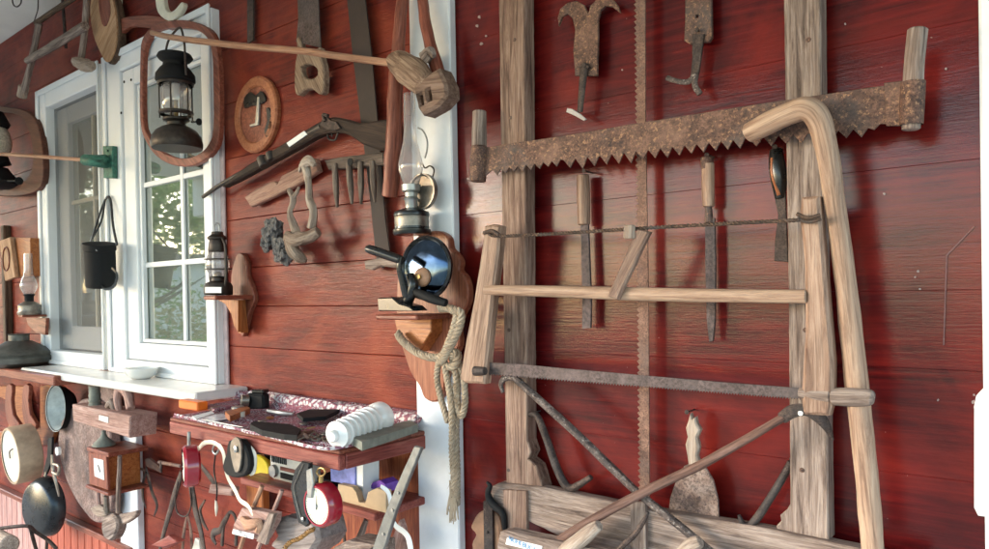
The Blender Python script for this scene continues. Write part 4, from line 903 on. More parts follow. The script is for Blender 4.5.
# wooden box/book and lamp
t = empty('wooden_box', P(14, 282, .02), 'orange wooden box with an oval carved front tilted on the wall', 'box')
M().poly([(10, 237), (30, 238), (31, 276), (14, 278)], .09, .07, bev=.003).mk('body', W_ORANGE, t)
M().poly([(-1, 241), (10, 237), (15, 277), (5, 281)], .115, .02, bev=.003).mk('front', wood('tan_carved_front', (.25, .12, .06), (.45, .26, .15), (.55, .35, .22), bmp=.3), t)
b = M(); b.tube([(6+3.3*math.cos(a)*1.0, 259+12*math.sin(a), .118) for a in [j*.785 for j in range(8)]], .6, seg=5, closed=True, n=3).mk('oval_moulding', W_RED, t)
t = empty('lamp_bracket', P(40, 320, .02), 'narrow rounded wooden bracket under the glass chimney lamp by the left sash', 'bracket')
M().poly([(38, 292), (41, 286), (45, 287), (49, 297), (50, 318), (48, 335), (40, 335), (38, 318)], .02, .018, sm=2).mk('back_board', W_PINK, t)
e = P(18, 315, .15); zz = e.z; M().box(e.x, X(50, 315, .02), -.15, -.021, zz-.012, zz, .003).mk('board', W_RED, t)
M().poly([(26, 318), (46, 318), (45, 335), (36, 333), (28, 325)], .08, .016).mk('support', W_RED, t)
c = P(29.5, 314, .1); c.z = zz+.001; k = S(29, 290, .1)
t = empty('oil_lamp', c, 'small brass oil lamp with a tall glass chimney left of the window', 'oil lamp', 'oil lamps on the wall')
M().lathe(c, [(0, 0), (10*k, 0), (10.5*k, 2*k), (9.5*k, 4*k), (10*k, 9*k), (8*k, 11*k), (5*k, 13*k), (0, 13*k)], 28).mk('base', M_TIN, t)
M().lathe(c, [(4*k, 13*k), (4*k, 18*k), (5.5*k, 20*k), (3*k, 21*k), (0, 21*k)], 20).mk('burner', M_BLKM, t)
lamp_glass(M(), c+Vector((0, 0, 20*k)), k*.62, 66).mk('chimney', GLASS, t)
M().box(P(7, 300, .03).x-.05, P(7, 300, .03).x, -.04, -.001, 1.1, 2.0, .004).mk('upright_lath', W_DARK, label='dark narrow upright lath at the left edge', cat='lath')
# top left: old wooden frame tool, log slice, rod, ceiling wire
t = empty('wooden_flail_frame', P(60, 98, .05), 'greyish wooden trestle frame tool hanging under the ceiling above the window', 'frame tool')
M().tube([(39, 24, .1), (34, 50, .1), (27, 80, .1), (22, 96, .1)], [3.4, 3.2, 3.2, 4.2], seg=10, wob=.08).mk('leg', W_GREY, t)
M().tube([(87, -4, .1), (85, 28, .1), (81, 60, .1)], [3.4, 3.2, 3.2], seg=10, wob=.08).mk('leg', W_GREY, t)
M().tube([(27, 61, .12), (50, 48, .12), (85, 26, .12)], [3, 4, 4.4], seg=10, wob=.06).mk('crossbar', W_GREY, t)
M().tube([(77, 62, .13), (85, 66, .13), (91, 65, .13)], [5, 6.5, 5], seg=12, wob=.2).mk('knob', W_DRIFT, t)
M().tube([(24, 87, .1), (22, 97, .1)], [5, 4.6], seg=12, wob=.1).mk('knob', W_DRIFT, t)
M().tube([(36, 24, .08), (50, 14, .08), (78, -4, .08)], [2.5, 2.5, 2.5], seg=8, wob=.06).mk('top_bar', W_DARK, t)
M().tube([(62, -10, .04), (64, 20, .04), (66, 48, .04)], 1.6, seg=8).mk('iron_rod', M_IRON, label='thin iron rod hanging between the legs of the wooden trestle', cat='rod')
t = empty('log_slice', P(103, 62, .05), 'oval slice of pale wood with dark bark edge above the window joint', 'wood slice')
ov = [(90, 10), (93, -8), (100, -16), (108, -12), (113, 2), (116, 20), (116, 40), (112, 56), (106, 62), (100, 52), (93, 34)]
M().poly([(x+3, y+2) for x, y in ov], .055, .03, sm=3, bev=.003).mk('bark', W_DARK, t)
M().poly(ov, .064, .008, sm=3, bev=.001, along=.6).mk('face', wood('fresh_cut_wood', (.3, .15, .07), (.5, .28, .15), (.6, .38, .23), bmp=.3), t)
M().poly([(99, -5), (104, -8), (109, 0), (110, 14), (106, 26), (102, 24), (99, 10)], .0665, .002, sm=2).mk('knot_hole', W_RED, t)
M().poly([(116, -20), (120, -20), (121, 52), (117, 54)], .03, .01).mk('pale_lath', M_CREAM, label='thin cream upright lath beside the slice of wood', cat='lath')
t = empty('ceiling_wire', P(20, 0, .4), 'thin dark wire looping down from the white ceiling', 'wire')
b = M()
b.tube([(12, -6, .5), (13, 4, .5), (17, 7, .5), (21, 3, .5), (21, -4, .5)], .7, seg=6).mk('loop', M_IRON, t)
M().tube([(38, -8, .3), (38, 8, .3), (36, 16, .25), (34, 22, .2)], .6, seg=6).mk('hook', M_IRON, t)

# bowl
ax = Vector((.03, -1, .05)); c = P(56, 408, .12); k = S(56, 408, .12)
t = empty('enamel_bowl', c, 'enamel bowl hanging on edge beside the low shelf brackets', 'bowl')
M().lathe(c, [(22*k, 0), (23.5*k, .5*k), (22.6*k, 0), (21*k, -7*k), (15*k, -14*k), (0, -16*k)], 44, ax).mk('outside', M_BLKM, t)
M().lathe(c, [(23.5*k, .7*k), (22*k, -.4*k), (20*k, -6.5*k), (14*k, -13*k), (0, -15*k)], 44, ax).mk('inside', M_ENAM, t)
# sieve drum
ax = Vector((-.02, -1, -.06)); c = P(8, 455, .26); k = S(8, 455, .26)
t = empty('drum', c, 'round wooden frame drum with pale skin hung at the left edge', 'drum')
c = P(20, 454, .17)
M().lathe(c, [(27*k, 9*k), (29*k, 9*k), (30*k, 7*k), (30*k, -12*k), (28*k, -13*k)], 44, ax).mk('hoop', plain('drum_hoop', (.46, .32, .21), .6, 0, .3, 18, .15), t)
M().lathe(c, [(0, 8*k), (28*k, 8*k), (28*k, 6*k), (0, 6*k)], 44, ax).mk('skin', M_SKIN, t)
M().tube([tuple(c+ax.normalized()*9*k+Vector((.0, 0, -.01))), tuple(c+ax.normalized()*11*k+Vector((.03, 0, .03))), tuple(c+ax.normalized()*9.5*k+Vector((.05, 0, .045)))], [.003]*3, world=True, m=True, seg=7).mk('handle', M_IRON, t)
# frying pan
ax = Vector((.2, -1, .05)); c = P(42, 507, .16); k = S(42, 507, .16)
t = empty('frying_pan', c, 'black iron frying pan seen from its back hanging by the long handle', 'pan')
M().lathe(c, [(26*k, -6*k), (30*k, -6*k), (29*k, 0), (26*k, 5*k), (23*k, 6.5*k), (0, 7*k)], 48, ax).mk('body', M_PAN, t)
M().tube([(45, 476, .15), (50, 458, .13), (51, 440, .12)], [3, 2.4, 1.8], flat=.4, seg=8).mk('handle', M_PAN, t)
t = empty('kitchen_tongs', P(58, 495, .14), 'pale metal tongs and key hanging over the frying pan handle', 'tongs')
M().tube([(52, 455, .2), (53, 470, .2), (56, 482, .2), (59, 496, .19)], [2, 3, 2.6, 1.6], flat=.5, seg=8).mk('arm', M_TIN, t)
M().tube([(54, 464, .21), (59, 466, .21), (58, 474, .21), (53, 472, .21)], 1.6, seg=8).mk('arm', M_TIN, t)
M().lathe(P(58, 451, .19), [(0, -.008), (.02, -.008), (.02, .006), (.008, .009), (0, .009)], 24, (0, -1, 0)).mk('round_knob', M_CERAM, t)
M().poly([(48, 438), (52, 437), (51, 462), (46, 474), (43, 472), (47, 456)], .15, .01).mk('dark_spatula', M_BLKM, label='narrow dark spatula hanging beside the frying pan handle', cat='spatula')
# tall dusty board
M().poly([(74, 405), (90, 398), (106, 418), (112, 450), (112, 500), (110, 516), (104, 522), (94, 522), (86, 514), (76, 500), (67, 482), (61, 462), (58, 440), (62, 420)], .09, .04, sm=2, bev=.006, along=1.5).mk('curved_board', M_BROWNP, label='tall curved dusty brown board standing behind the box clock', cat='board')
M().poly([(90, 372), (112, 372), (116, 392), (108, 410), (96, 408), (88, 392)], .05, .03, sm=2, along=1.5).mk('small_board', M_BROWNP, label='small dusty brown board just under the marble sill', cat='board')
# big wooden plane
t = empty('wooden_plane', P(108, 435, .1), 'long grey wooden plane body with a white label hanging under the sill', 'plane')
M().poly([(72, 404), (130, 416), (129, 438), (73, 421)], .2, .11, jit=.001, bev=.005, along=0).mk('body', W_PINK, t)
M().poly([(99, 415), (108, 417), (108, 423), (99, 420)], .2025, .002, bev=.0001).mk('label', M_CERAM, t)
M().tube([(131, 408, .17), (128, 395, .16), (124, 388, .15), (120, 388, .15), (118, 400, .15), (120, 412, .15)], [4, 5, 5.5, 5, 4, 3], seg=12, wob=.1).mk('horn', W_PINK, t)
c = P(95, 408, .15); k = S(95, 400, .15)
M().lathe(c, [(0, 0), (6*k, 0), (6*k, 4*k), (5.2*k, 5*k), (6*k, 8*k), (5.2*k, 9.5*k), (5.6*k, 13*k), (5*k, 15*k), (5*k, 21*k), (5.5*k, 22*k), (0, 22.5*k)], 26).mk('ribbed_bottle', M_STONE, label='small ribbed greenish bottle standing on the wooden plane', cat='bottle')
M().tube([(108, 406, .16), (112, 402, .16), (115, 408, .15)], [3, 4, 4], seg=10).mk('wooden_plug', W_GREY, label='little grey knob between the ribbed bottle and plane horn', cat='knob')
# box clock with a bell cone
t = empty('box_clock', P(108, 492, .08), 'small brown wooden box clock with a white face and little roof', 'clock')
M().poly([(88, 452), (106, 455), (108, 490), (90, 484)], .22, .01, bev=.002, along=1.5).mk('front', W_RED, t)
f0, f1 = P(89, 450, .2).x, P(128, 450, .1).x
M().box(P(89, 470, .209).x, P(107, 470, .209).x, -.209, -.07, P(98, 487, .209).z, P(98, 454, .209).z, .004).mk('case', W_ORANGE, t)
M().box(P(87, 470, .225).x, P(110, 470, .22).x, -.225, -.06, P(98, 454, .22).z+.001, P(98, 450.5, .22).z+.004, .003).mk('roof', W_RED, t)
M().box(P(86, 470, .225).x, P(110, 470, .22).x, -.23, -.06, P(98, 491, .22).z, P(98, 487.5, .22).z-.002, .003).mk('base', W_RED, t)
M().poly([(93.5, 458), (103, 460), (104, 480), (94.5, 476)], .2225, .002, bev=.0001).mk('face', M_CERAM, t)
M().tube([(98, 465, .226), (99, 469, .226), (100, 472, .226)], .5, seg=5).mk('hand', M_IRON, t)
c = P(104, 445, .17); k = S(104, 440, .17)
M().lathe(c, [(0, 0), (11*k, 0), (9*k, 3*k), (3.5*k, 8*k), (2*k, 12*k), (2.4*k, 14*k), (0, 15*k)], 26).mk('cone_bell', M_STONE, label='pale cone shaped bell sitting on top of the box clock', cat='bell')
# hanging bird-like wooden scale below
t = empty('carved_bird', P(108, 540, .12), 'grey carved wooden bird with open wings hanging below the box clock', 'carving')
M().poly([(103, 515), (112, 514), (117, 524), (115, 534), (110, 541), (104, 538), (101, 528)], .2, .04, sm=2, bev=.008).mk('body', W_GREY, t)
M().poly([(113, 516), (126, 513), (136, 511), (134, 517), (124, 524), (115, 525)], .18, .02, sm=2, bev=.005).mk('wing', W_GREY, t)
M().poly([(90, 508), (98, 505), (105, 511), (105, 516), (97, 517), (92, 512)], .21, .02, sm=2, bev=.005).mk('wing', W_DRIFT, t)
M().tube([(98, 492, .2), (99, 504, .2)], 2, seg=8).mk('hanging_rod', W_PINK, t)
M().tube([(120, 456, .22), (119, 480, .21), (118, 512, .19)], [2.2, 2.4, 2.4], seg=8, wob=.08).mk('hanging_rod', W_GREY, t)
M().tube([(106, 496, .21), (107, 512, .2)], [2.6, 3], seg=9).mk('hanging_rod', M_TIN, t)
# bottom left: wheel/log and dark iron rack
t = empty('iron_rack', P(20, 560, .4), 'dark iron carrying rack holding a sawn log in the bottom left corner', 'rack')
M().tube([(-10, 530, .45), (10, 527, .42), (28, 526, .38), (36, 532, .34), (48, 540, .3), (56, 548, .3)], 1.8, seg=8).mk('bar', M_IRON, t)
M().tube([(30, 526, .36), (33, 538, .36), (38, 556, .36)], 1.8, seg=8).mk('bar', M_IRON, t)
M().tube([(46, 556, .3), (47, 540, .3)], 1.6, seg=8).mk('bar', M_IRON, t)
M().tube([(-18, 535, .5), (-5, 538, .5), (10, 544, .55)], [9, 9, 8.5], seg=20, wob=.03).mk('sawn_log', W_DRIFT, label='short sawn log end in the bottom left corner', cat='log')

# ------------------------------------------------------------------ THE RED TABLE SHELF
zt2 = Z(424, 428, .0)
cn = PZ(337, 451, zt2); lf = PZ(172, 417, zt2); DT = -(cn.y+lf.y)/2
tx0, tx1 = lf.x, cn.x
t = empty('red_table', ((tx0+tx1)/2, -DT/2, 0), 'red painted wooden table shelf crowded with old things beside the white post', 'table')
M().box(tx0, tx1, -DT, -.004, zt2-.012, zt2, .003).mk('top', W_RED, t)
R_T = wood('table_red_paint', (.12, .022, .018), (.24, .05, .038), (.33, .1, .075), rough=.45, bmp=.25, dirt=.2)
M().box(tx0, tx1, -DT-.002, -DT+.02, zt2-.052, zt2-.0125, .003).mk('front_apron', R_T, t)
M().box(tx1-.022, tx1+.002, -DT+.0205, -.005, zt2-.052, zt2-.0125, .003).mk('side_apron', R_T, t)
zlow = P(360, 506, .2).z
lx_0, lx_1 = P(240, 472, .22).x, P(375, 516, .22).x
M().box(lx_0, lx_1, -.22, -.016, zlow-.022, zlow, .003).mk('lower_shelf', R_T, t)
M().box(P(296, 440, .014).x, P(427, 440, .014).x-.004, -.014, -.001, .1, zt2-.015, .003).mk('back_board', wood('orange_red_board', (.12, .02, .01), (.28, .055, .022), (.42, .13, .05), rough=.45, bmp=.2, dirt=.4), t)
M().box(P(246, 480, .06).x, P(262, 480, .06).x, -.06, -.03, zlow-.2, zlow-.0225, .003).mk('bracket', W_ORANGE, t)
# woven cloth
mc, tc, bc = nodes('woven_cloth')
v = coord(tc, (1, 1, 1), 'w', False); vo = tc.nodes.new('ShaderNodeTexVoronoi'); vo.inputs['Scale'].default_value = 170; tc.links.new(v, vo.inputs['Vector'])
n_ = noise(tc, v, 28, 4, .7)
cl = ramp(tc, vo.outputs['Distance'], [(.3, (.2, .03, .05)), (.5, (.06, .03, .05)), (.64, (.5, .42, .44))])
cl = mix(tc, ramp(tc, n_, [(.45, 0), (.55, .8)]), cl, (.38, .12, .15)); tc.links.new(cl, bc.inputs['Base Color']); bc.inputs['Roughness'].default_value = .95
bump(tc, bc, vo.outputs['Distance'], .8, .004)
b = M(); nx, ny = 90, 24; G_ = {}
for i in range(nx+1):
    for j in range(ny+1):
        x = tx0+.01+(tx1-tx0-.02)*i/nx; y = -DT+.006+(DT-.02)*j/ny
        z = zt2+.005+.012*max(0, mnoise.noise(Vector((x*9, y*11, 1))))*(1 if 0 < j < ny else 0)
        if j > ny-4: z += .012*(j-ny+4)
        G_[i, j] = b.v((x, y, z))
for i in range(nx):
    for j in range(ny): b.face([G_[i, j], G_[i+1, j], G_[i+1, j+1], G_[i, j+1]], True)
o = b.mk('cloth', mc, label='red and white woven cloth spread over the red table', cat='cloth'); md = o.modifiers.new('s', 'SOLIDIFY'); md.thickness = .004
mb, tb, bb = nodes('braided_border'); v = coord(tb, (1, 1, 1), 'w', False); wv = tb.nodes.new('ShaderNodeTexVoronoi'); wv.inputs['Scale'].default_value = 75; tb.links.new(v, wv.inputs['Vector'])
tb.links.new(ramp(tb, wv.outputs['Distance'], [(.42, (.72, .66, .66)), (.6, (.3, .12, .16))]), bb.inputs['Base Color']); bump(tb, bb, wv.outputs['Distance'], 1, .006); bb.inputs['Roughness'].default_value = .9
def tp(x, y, h=0.0):
    q = PZ(x, y, zt2+.008+h); return (q.x, q.y, q.z)
twist_w = lambda pts, r: M().tube(pts, r, world=True, m=True, wob=.15, seg=10)
twist_w([(P(252, 391, .03).x, -.03, zt2+.04), (P(300, 400, .03).x, -.03, zt2+.035), (P(360, 410, .03).x, -.028, zt2+.03), (P(423, 420, .03).x-.02, -.028, zt2+.028)], [.016, .018, .018, .018]).mk('woven_belt', mb, label='thick white braided belt lying along the back of the red table', cat='belt')
twist_w([(P(188, 403, .06).x, -.06, zt2+.02), (P(205, 400, .06).x, -.06, zt2+.024), (P(225, 397, .05).x, -.05, zt2+.03), (P(247, 392, .04).x, -.035, zt2+.035)], [.012, .016, .018, .016]).mk('rolled_textile', mc, label='rolled purple and white textile at the back left of the table', cat='textile')
b = M()
pts = [tp(175, 414), tp(215, 424), tp(270, 436), tp(315, 447), tp(338, 447.5), tp(360, 442)]
b.tube(pts, [.0045]*6, world=True, m=True, seg=6, wob=.4).mk('cloth_fringe', mb, label='knotted white fringe along the front edge of the table cloth', cat='fringe')
# insulator
c0_ = Vector(tp(331, 437, .03)); c1_ = Vector(tp(383, 416, .045)); ax = (c1_-c0_); L = ax.length; k = S(355, 420, .2); R0 = 12.5*k
prof = [(0, 0), (R0*.35, 0), (R0*.45, L*.02), (R0*.45, L*.06)]
for j in range(7):
    h = L*(.08+.1*j); prof += [(R0*.68, h), (R0*(1.0+.03*j), h+L*.02), (R0*(1.02+.03*j), h+L*.055), (R0*.72, h+L*.08)]
prof += [(R0*1.1, L*.82), (R0*1.25, L*.86), (R0*1.25, L*.96), (R0*.9, L), (0, L)]
M().lathe(c0_, prof, 40, ax).mk('ceramic_insulator', M_CERAM, label='large white ribbed ceramic insulator lying on the red table', cat='insulator')
# stone slab
t = M().box(0, 1, 0, 1, 0, 1, 0) if False else None
b = M(); s0_, s1_ = tp(356, 440), tp(418, 428)
hshape(b, [(353, 437), (360, 432), (410, 420), (418, 424), (362, 442)], zt2+.008, zt2+.03).mk('whetstone', M_STONE, label='long grey green whetstone beside the white insulator', cat='whetstone')
# folding razor/leather case, brown handle, papers, orange box, camera
hshape(M(), [(250, 424), (254, 421), (290, 424), (301, 429), (297, 435), (284, 434), (262, 430)], zt2+.012, zt2+.028).mk('dark_sheath', M_BLKM, label='flat dark green sheath lying in the middle of the cloth', cat='sheath')
hshape(M(), [(297, 413), (310, 409), (340, 409), (326, 416), (303, 418)], zt2+.02, zt2+.032).mk('blade_case', M_BLKM, label='dark flat blade case lying behind the insulator', cat='case')
hshape(M(), [(225, 411), (247, 406), (250, 408), (230, 416)], zt2+.012, zt2+.03).mk('brown_handle', W_ORANGE, label='brown wooden tool handle lying before the camera', cat='handle')
M().box(P(184, 412, .24).x, P(203, 412, .24).x, -.26, -.22, zt2+.012, zt2+.042, .004).mk('orange_box', M_ORNG, label='small bright orange box at the left end of the table', cat='box')
hshape(M(), [(192, 416), (212, 411), (214, 413), (196, 419)], zt2+.01, zt2+.014).mk('folded_paper', M_PAPER, label='folded white paper strip beside the orange box', cat='paper')
hshape(M(), [(195, 419), (222, 413), (232, 418), (206, 422)], zt2+.009, zt2+.012).mk('clear_bag', plain('clear_bag', (.5, .45, .48), .15, 0, .4, 30, .5), label='crumpled greyish plastic bag on the front of the cloth', cat='bag')
M().lathe(Vector(tp(241, 418, .0)), [(0, 0), (.013, 0), (.013, .02), (0, .021)], 14, (0, 0, 1)).mk('bone_bead', M_PALEBONE, label='small bone coloured bead beside the dark sheath', cat='bead')
cp = Vector(tp(258, 409, 0)); t = empty('old_camera', cp, 'black old camera with a silver lens ring at the back of the table', 'camera')
rot = Matrix.Rotation(.35, 3, 'Z')
M().box(cp.x-.04, cp.x+.035, cp.y-.015, cp.y+.025, cp.z, cp.z+.055, .008, rot, cp).mk('body', M_BLKM, t)
M().box(cp.x-.02, cp.x+.03, cp.y-.01, cp.y+.025, cp.z+.056, cp.z+.068, .005, rot, cp).mk('viewfinder', M_BLACK, t)
M().lathe(cp+Vector((-.025, -.02, .03)), [(0, 0), (.02, 0), (.02, .025), (.017, .026), (.014, .015), (0, .015)], 26, (-.45, -1, .1)).mk('lens', M_TIN, t)
t = empty('rusty_chain', tp(320, 437), 'tangled small metal chain in front of the insulator', 'chain')
rnd = random.Random(5)
for k_ in range(11):
    q = Vector(tp(298+k_*3.8, 434+3*math.sin(k_*1.7)+k_*.4, .004)); a = rnd.random()*3; rr = .012
    M().tube([tuple(q+Vector((math.cos(a+s_)*rr*(1.4 if int(s_*10) % 2 else 1), math.sin(a+s_)*rr, .004*math.sin(2*s_)))) for s_ in [j*.785 for j in range(8)]], [.0028]*8, world=True, m=True, seg=7, closed=True, n=2).mk('link', M_TIN, t)

# ------------------------------------------------------------------ ON THE LOWER SHELF
ys = -PZ(285, 483, zlow).y; print('YS', ys, zlow, DT)
t = empty('old_radio', P(290, 486, ys), 'beige old radio with dials standing on the lower shelf of the table', 'radio')
rx0_, rx1_, rz0, rz1 = P(269, 470, ys).x, P(304, 470, ys).x, zlow+.001, P(285, 450, ys).z
M().box(rx0_, rx1_, -ys, -ys+.07, rz0, rz1, .01).mk('body', M_RADIO, t)
w_, h_ = rx1_-rx0_, rz1-rz0
for j in range(9): M().box(rx0_+w_*.1+j*w_*.05, rx0_+w_*.1+j*w_*.05+.004, -ys-.003, -ys-.0005, rz0+h_*.56, rz0+h_*.92, .0005).mk('grille_slot', M_BLKM, t)
M().box(rx0_+w_*.35, rx1_-w_*.06, -ys-.003, -ys-.0005, rz0+h_*.12, rz0+h_*.3, .001).mk('dial_window', M_BLKM, t)
M().box(rx0_+w_*.35, rx1_-w_*.06, -ys-.003, -ys-.0005, rz0+h_*.36, rz0+h_*.48, .001).mk('scale', W_RED, t)
M().lathe((rx0_+w_*.18, -ys, rz0+h_*.3), [(0, -.001), (w_*.11, -.001), (w_*.1, .012), (0, .013)], 22, (0, -1, 0)).mk('knob', M_STEEL, t)
yb = .13
M().box(P(312, 490, yb).x, P(332, 490, yb).x, -yb, -.02, zlow+.001, P(320, 478, yb).z, .002).mk('dark_box', M_BLKM, label='dark box at the back of the lower shelf behind the red scale', cat='box')
M().lathe((P(262, 470, yb).x, -yb, P(262, 468, yb).z), [(0, -.01), (.045, -.01), (.05, .02), (.046, .024), (0, .02)], 28, (.3, -1, 0)).mk('yellow_tin_lid', M_YEL, label='yellow round tin lying on its side beside the radio', cat='tin')
M().box(P(250, 480, yb).x, P(268, 480, yb).x, -yb-.01, -yb+.04, zlow+.001, zlow+.055, .01).mk('dark_spool', M_BLKM, label='dark rounded block under the yellow tin', cat='block')
# books in the cardboard holder
yc = .2
t = empty('magazine_holder', P(362, 510, yc), 'brown cardboard holder with booklets on the lower shelf end', 'holder')
M().poly([(338, 484), (352, 487), (356, 492), (359, 502), (365, 503), (368, 492), (376, 488), (386, 491), (386, 513), (338, 500)], yc, .02, bev=.001).mk('front', M_CARD, t)
M().poly([(330, 462), (355, 464), (355, 486), (331, 481)], yc-.025, .09, bev=.001).mk('blue_booklets', M_BLUE, label='stack of blue and violet booklets under the table top', cat='booklets')
M().poly([(355, 460), (363, 460), (363, 502), (357, 502)], yc-.03, .06, bev=.001).mk('white_book', M_PAPER, label='upright white book spine beside the blue booklets', cat='book')
M().poly([(369, 488), (373, 482), (380, 480), (385, 484), (387, 492)], yc-.06, .05, bev=.001).mk('violet_book', M_PURP, label='violet rounded booklet top sticking out of the cardboard holder', cat='booklet')
# hanging from the front edge
yf = DT+.03
t = empty('hanging_scale', P(324, 530, yf), 'round dark red dial scale hanging on a ring from the table corner', 'scale', 'red dial scales')
def scale(t, x, y, r, yf, ax, k=None):
    k = S(x, y, yf); c = P(x, y, yf); ax = Vector(ax).normalized()
    M().lathe(c, [(0, -.035), (r*k*.85, -.035), (r*k*.98, -.028), (r*k, -.015), (r*k, .004), (r*k*.9, .012), (r*k*.82, .012)], 44, ax).mk('case', M_REDP, t)
    M().lathe(c, [(0, .005), (r*k*.82, .005), (r*k*.82, .009), (0, .0095)], 40, ax).mk('dial', M_DIAL, t)
    u = ax.cross(Vector((0, 0, 1))).normalized(); vv = u.cross(ax)
    b = M()
    for j in range(40):
        a = j*math.pi/20; p0 = c+ax*.0105+(u*math.cos(a)+vv*math.sin(a))*r*k*.76; p1 = c+ax*.0105+(u*math.cos(a)+vv*math.sin(a))*r*k*(.68 if j % 5 else .6)
        b.tube([tuple(p0), tuple(p1)], [.0005, .0005], world=True, m=True, seg=4)
    b.mk('dial_marks', M_BLKM, t)
    M().tube([tuple(c+ax*.012-vv*r*k*.15), tuple(c+ax*.012+vv*r*k*.5)], [.0015, .0006], world=True, m=True, seg=6).mk('needle', M_BLKM, t)
    M().lathe(c+ax*.01, [(0, 0), (.004, 0), (0, .004)], 12, ax).mk('pivot', M_STEEL, t)
    return c
scale(t, 320, 505, 22, yf, (.03, -1, 0))
M().tube([(321, 482, yf), (321, 476, yf)], 2.4, seg=10).mk('stem', M_BRASS, t)
M().tube([(321+4*math.cos(a), 472+4*math.sin(a), yf) for a in [j*.785 for j in range(8)]], 1, seg=7, closed=True).mk('ring', M_BRASS, t)
t = empty('hanging_scale', P(190, 487, yf), 'dark red dial scale seen edge on below the left of the table', 'scale', 'red dial scales')
scale(t, 187, 466, 21, yf+.03, (-.42, -1, 0))
M().tube([(189, 445, yf), (189, 432, yf)], 1.8, seg=8).mk('stem', M_STEEL, t)
# black pouch with a pocket knife, sheath
t = empty('leather_pouch', P(237, 477, yf), 'black rounded leather pouch with a metal clasp on the table edge', 'pouch')
M().poly([(228, 441), (240, 440), (247, 452), (249, 466), (245, 475), (236, 478), (226, 475), (222, 466), (226, 452)], yf, .02, sm=2, bev=.005).mk('body', M_BLKM, t)
M().poly([(231, 441), (236, 437), (240, 442), (241, 456), (239, 470), (235, 472), (232, 462), (230, 450)], yf+.008, .006, sm=2).mk('clasp', M_TIN, t)
M().lathe(P(236, 449, yf+.009), [(.01, 0), (.01, .004), (.005, .006), (0, .006)], 16, (0, -1, 0)).mk('rivet', M_STEEL, t)
M().tube([(250, 447, yf-.02), (255, 455, yf-.02), (254, 470, yf-.02), (250, 474, yf-.02)], [2.5, 3, 3, 2], seg=10, flat=.4).mk('pale_strap', M_SKIN, label='pale curved strap hanging between the pouch and the yellow tin', cat='strap')
t = empty('knife_sheath', P(300, 528, yf), 'black stitched leather knife sheath hanging before the radio', 'sheath')
M().poly([(301, 461), (309, 463), (308, 490), (304, 506), (308, 524), (305, 527), (298, 523), (293, 503), (290, 487), (294, 470)], yf+.01, .012, bev=.003).mk('body', M_BLACK, t)
M().tube([(303, 464, yf+.013), (297, 478, yf+.013), (293.5, 488, yf+.013), (297, 505, yf+.013), (301, 520, yf+.013)], .4, seg=5).mk('stitching', M_TIN, t)
M().poly([(306, 470), (311, 468), (313, 484), (311, 498), (307, 498)], yf+.016, .006, bev=.002).mk('knife_handle', M_STEEL, t)
M().lathe(P(303, 519, yf+.012), [(.006, 0), (.006, .003), (0, .005)], 12, (0, -1, 0)).mk('snap_button', M_STEEL, t)
# white curl, horseshoe
M().tube([(196, 462, yf-.03), (198, 450, yf-.03), (206, 442, yf-.03), (216, 443, yf-.03), (223, 452, yf-.03), (225, 466, yf-.03), (228, 478, yf-.03), (235, 490, yf-.03), (240, 500, yf-.03), (248, 506, yf-.03), (253, 515, yf-.03)], [1, 2, 2.6, 3, 3, 2.8, 2.6, 3, 2.6, 2.6, 2], seg=8, flat=.3, n=6).mk('white_curved_strap', M_CREAM, label='long white curved strap curling down under the table front', cat='strap')
M().tube([(381, 486, yf-.14), (388, 492, yf-.14), (391, 504, yf-.14), (391, 516, yf-.14), (396, 526, yf-.14), (404, 532, yf-.14), (409, 540, yf-.14), (412, 560, yf-.14)], [2, 3, 3.4, 3.4, 3.2, 3.4, 4, 4], seg=8, flat=.3, n=6).mk('white_curved_strip', M_PAPER, label='white curved strip below the cardboard holder', cat='strip')
t = empty('steel_bar', P(396, 549, .3), 'long grey perforated steel bar leaning on the side of the table', 'bar')
M().poly([(414, 446), (421, 448), (418, 455), (396, 510), (384, 548), (374, 560), (372, 549), (382, 520), (390, 500), (402, 472)], .3, .01, jit=.0006, bev=.002).mk('bar', plain('worn_grey_bar', (.2, .2, .19), .45, .5, .35, 40, .3), t)
for x, y in ((392, 510), (398, 493), (383, 534)): M().lathe(P(x, y, .302), [(.004, -.002), (.004, .001), (0, .0012)], 12, (0, -1, 0)).mk('hole', M_STEEL, t)
# trestle tool with labels, stone, beads
t = empty('carding_tool', P(255, 549, .3), 'grey wooden crossed tool with a small white label on two sticks', 'tool')
M().poly([(241, 508), (273, 514), (272, 522), (262, 541), (232, 533), (233, 524)], .34, .03, jit=.001, bev=.004, along=-.2).mk('block', W_PINK, t)
M().poly([(268, 513), (274, 514), (265, 545), (256, 541)], .35, .012, bev=.002).mk('cross_slat', W_GREY, t)
M().tube([(244, 520, .35), (250, 524, .355), (260, 524, .35), (258, 532, .35)], [4, 6, 4, 3], seg=12, wob=.3).mk('worn_knot', wood('worn_tan', (.3, .14, .08), (.45, .24, .15), (.55, .33, .22)), t)
M().tube([(262, 486, .31), (252, 512, .31), (240, 549, .31), (236, 560, .31)], 2.4, seg=9, wob=.05).mk('leg_stick', W_STICK, t)
M().tube([(282, 490, .31), (272, 515, .31), (258, 549, .31), (254, 560, .31)], 2.2, seg=9, wob=.05).mk('leg_stick', W_PINK, t)
M().poly([(233, 529), (254, 534), (253, 539), (232, 533.5)], .353, .0015, bev=.0001).mk('label', M_PAPER, t)
lettering('lettering', 'ARI TASI', M_INK, t, P(243, 534, .3545), .013, -.19)
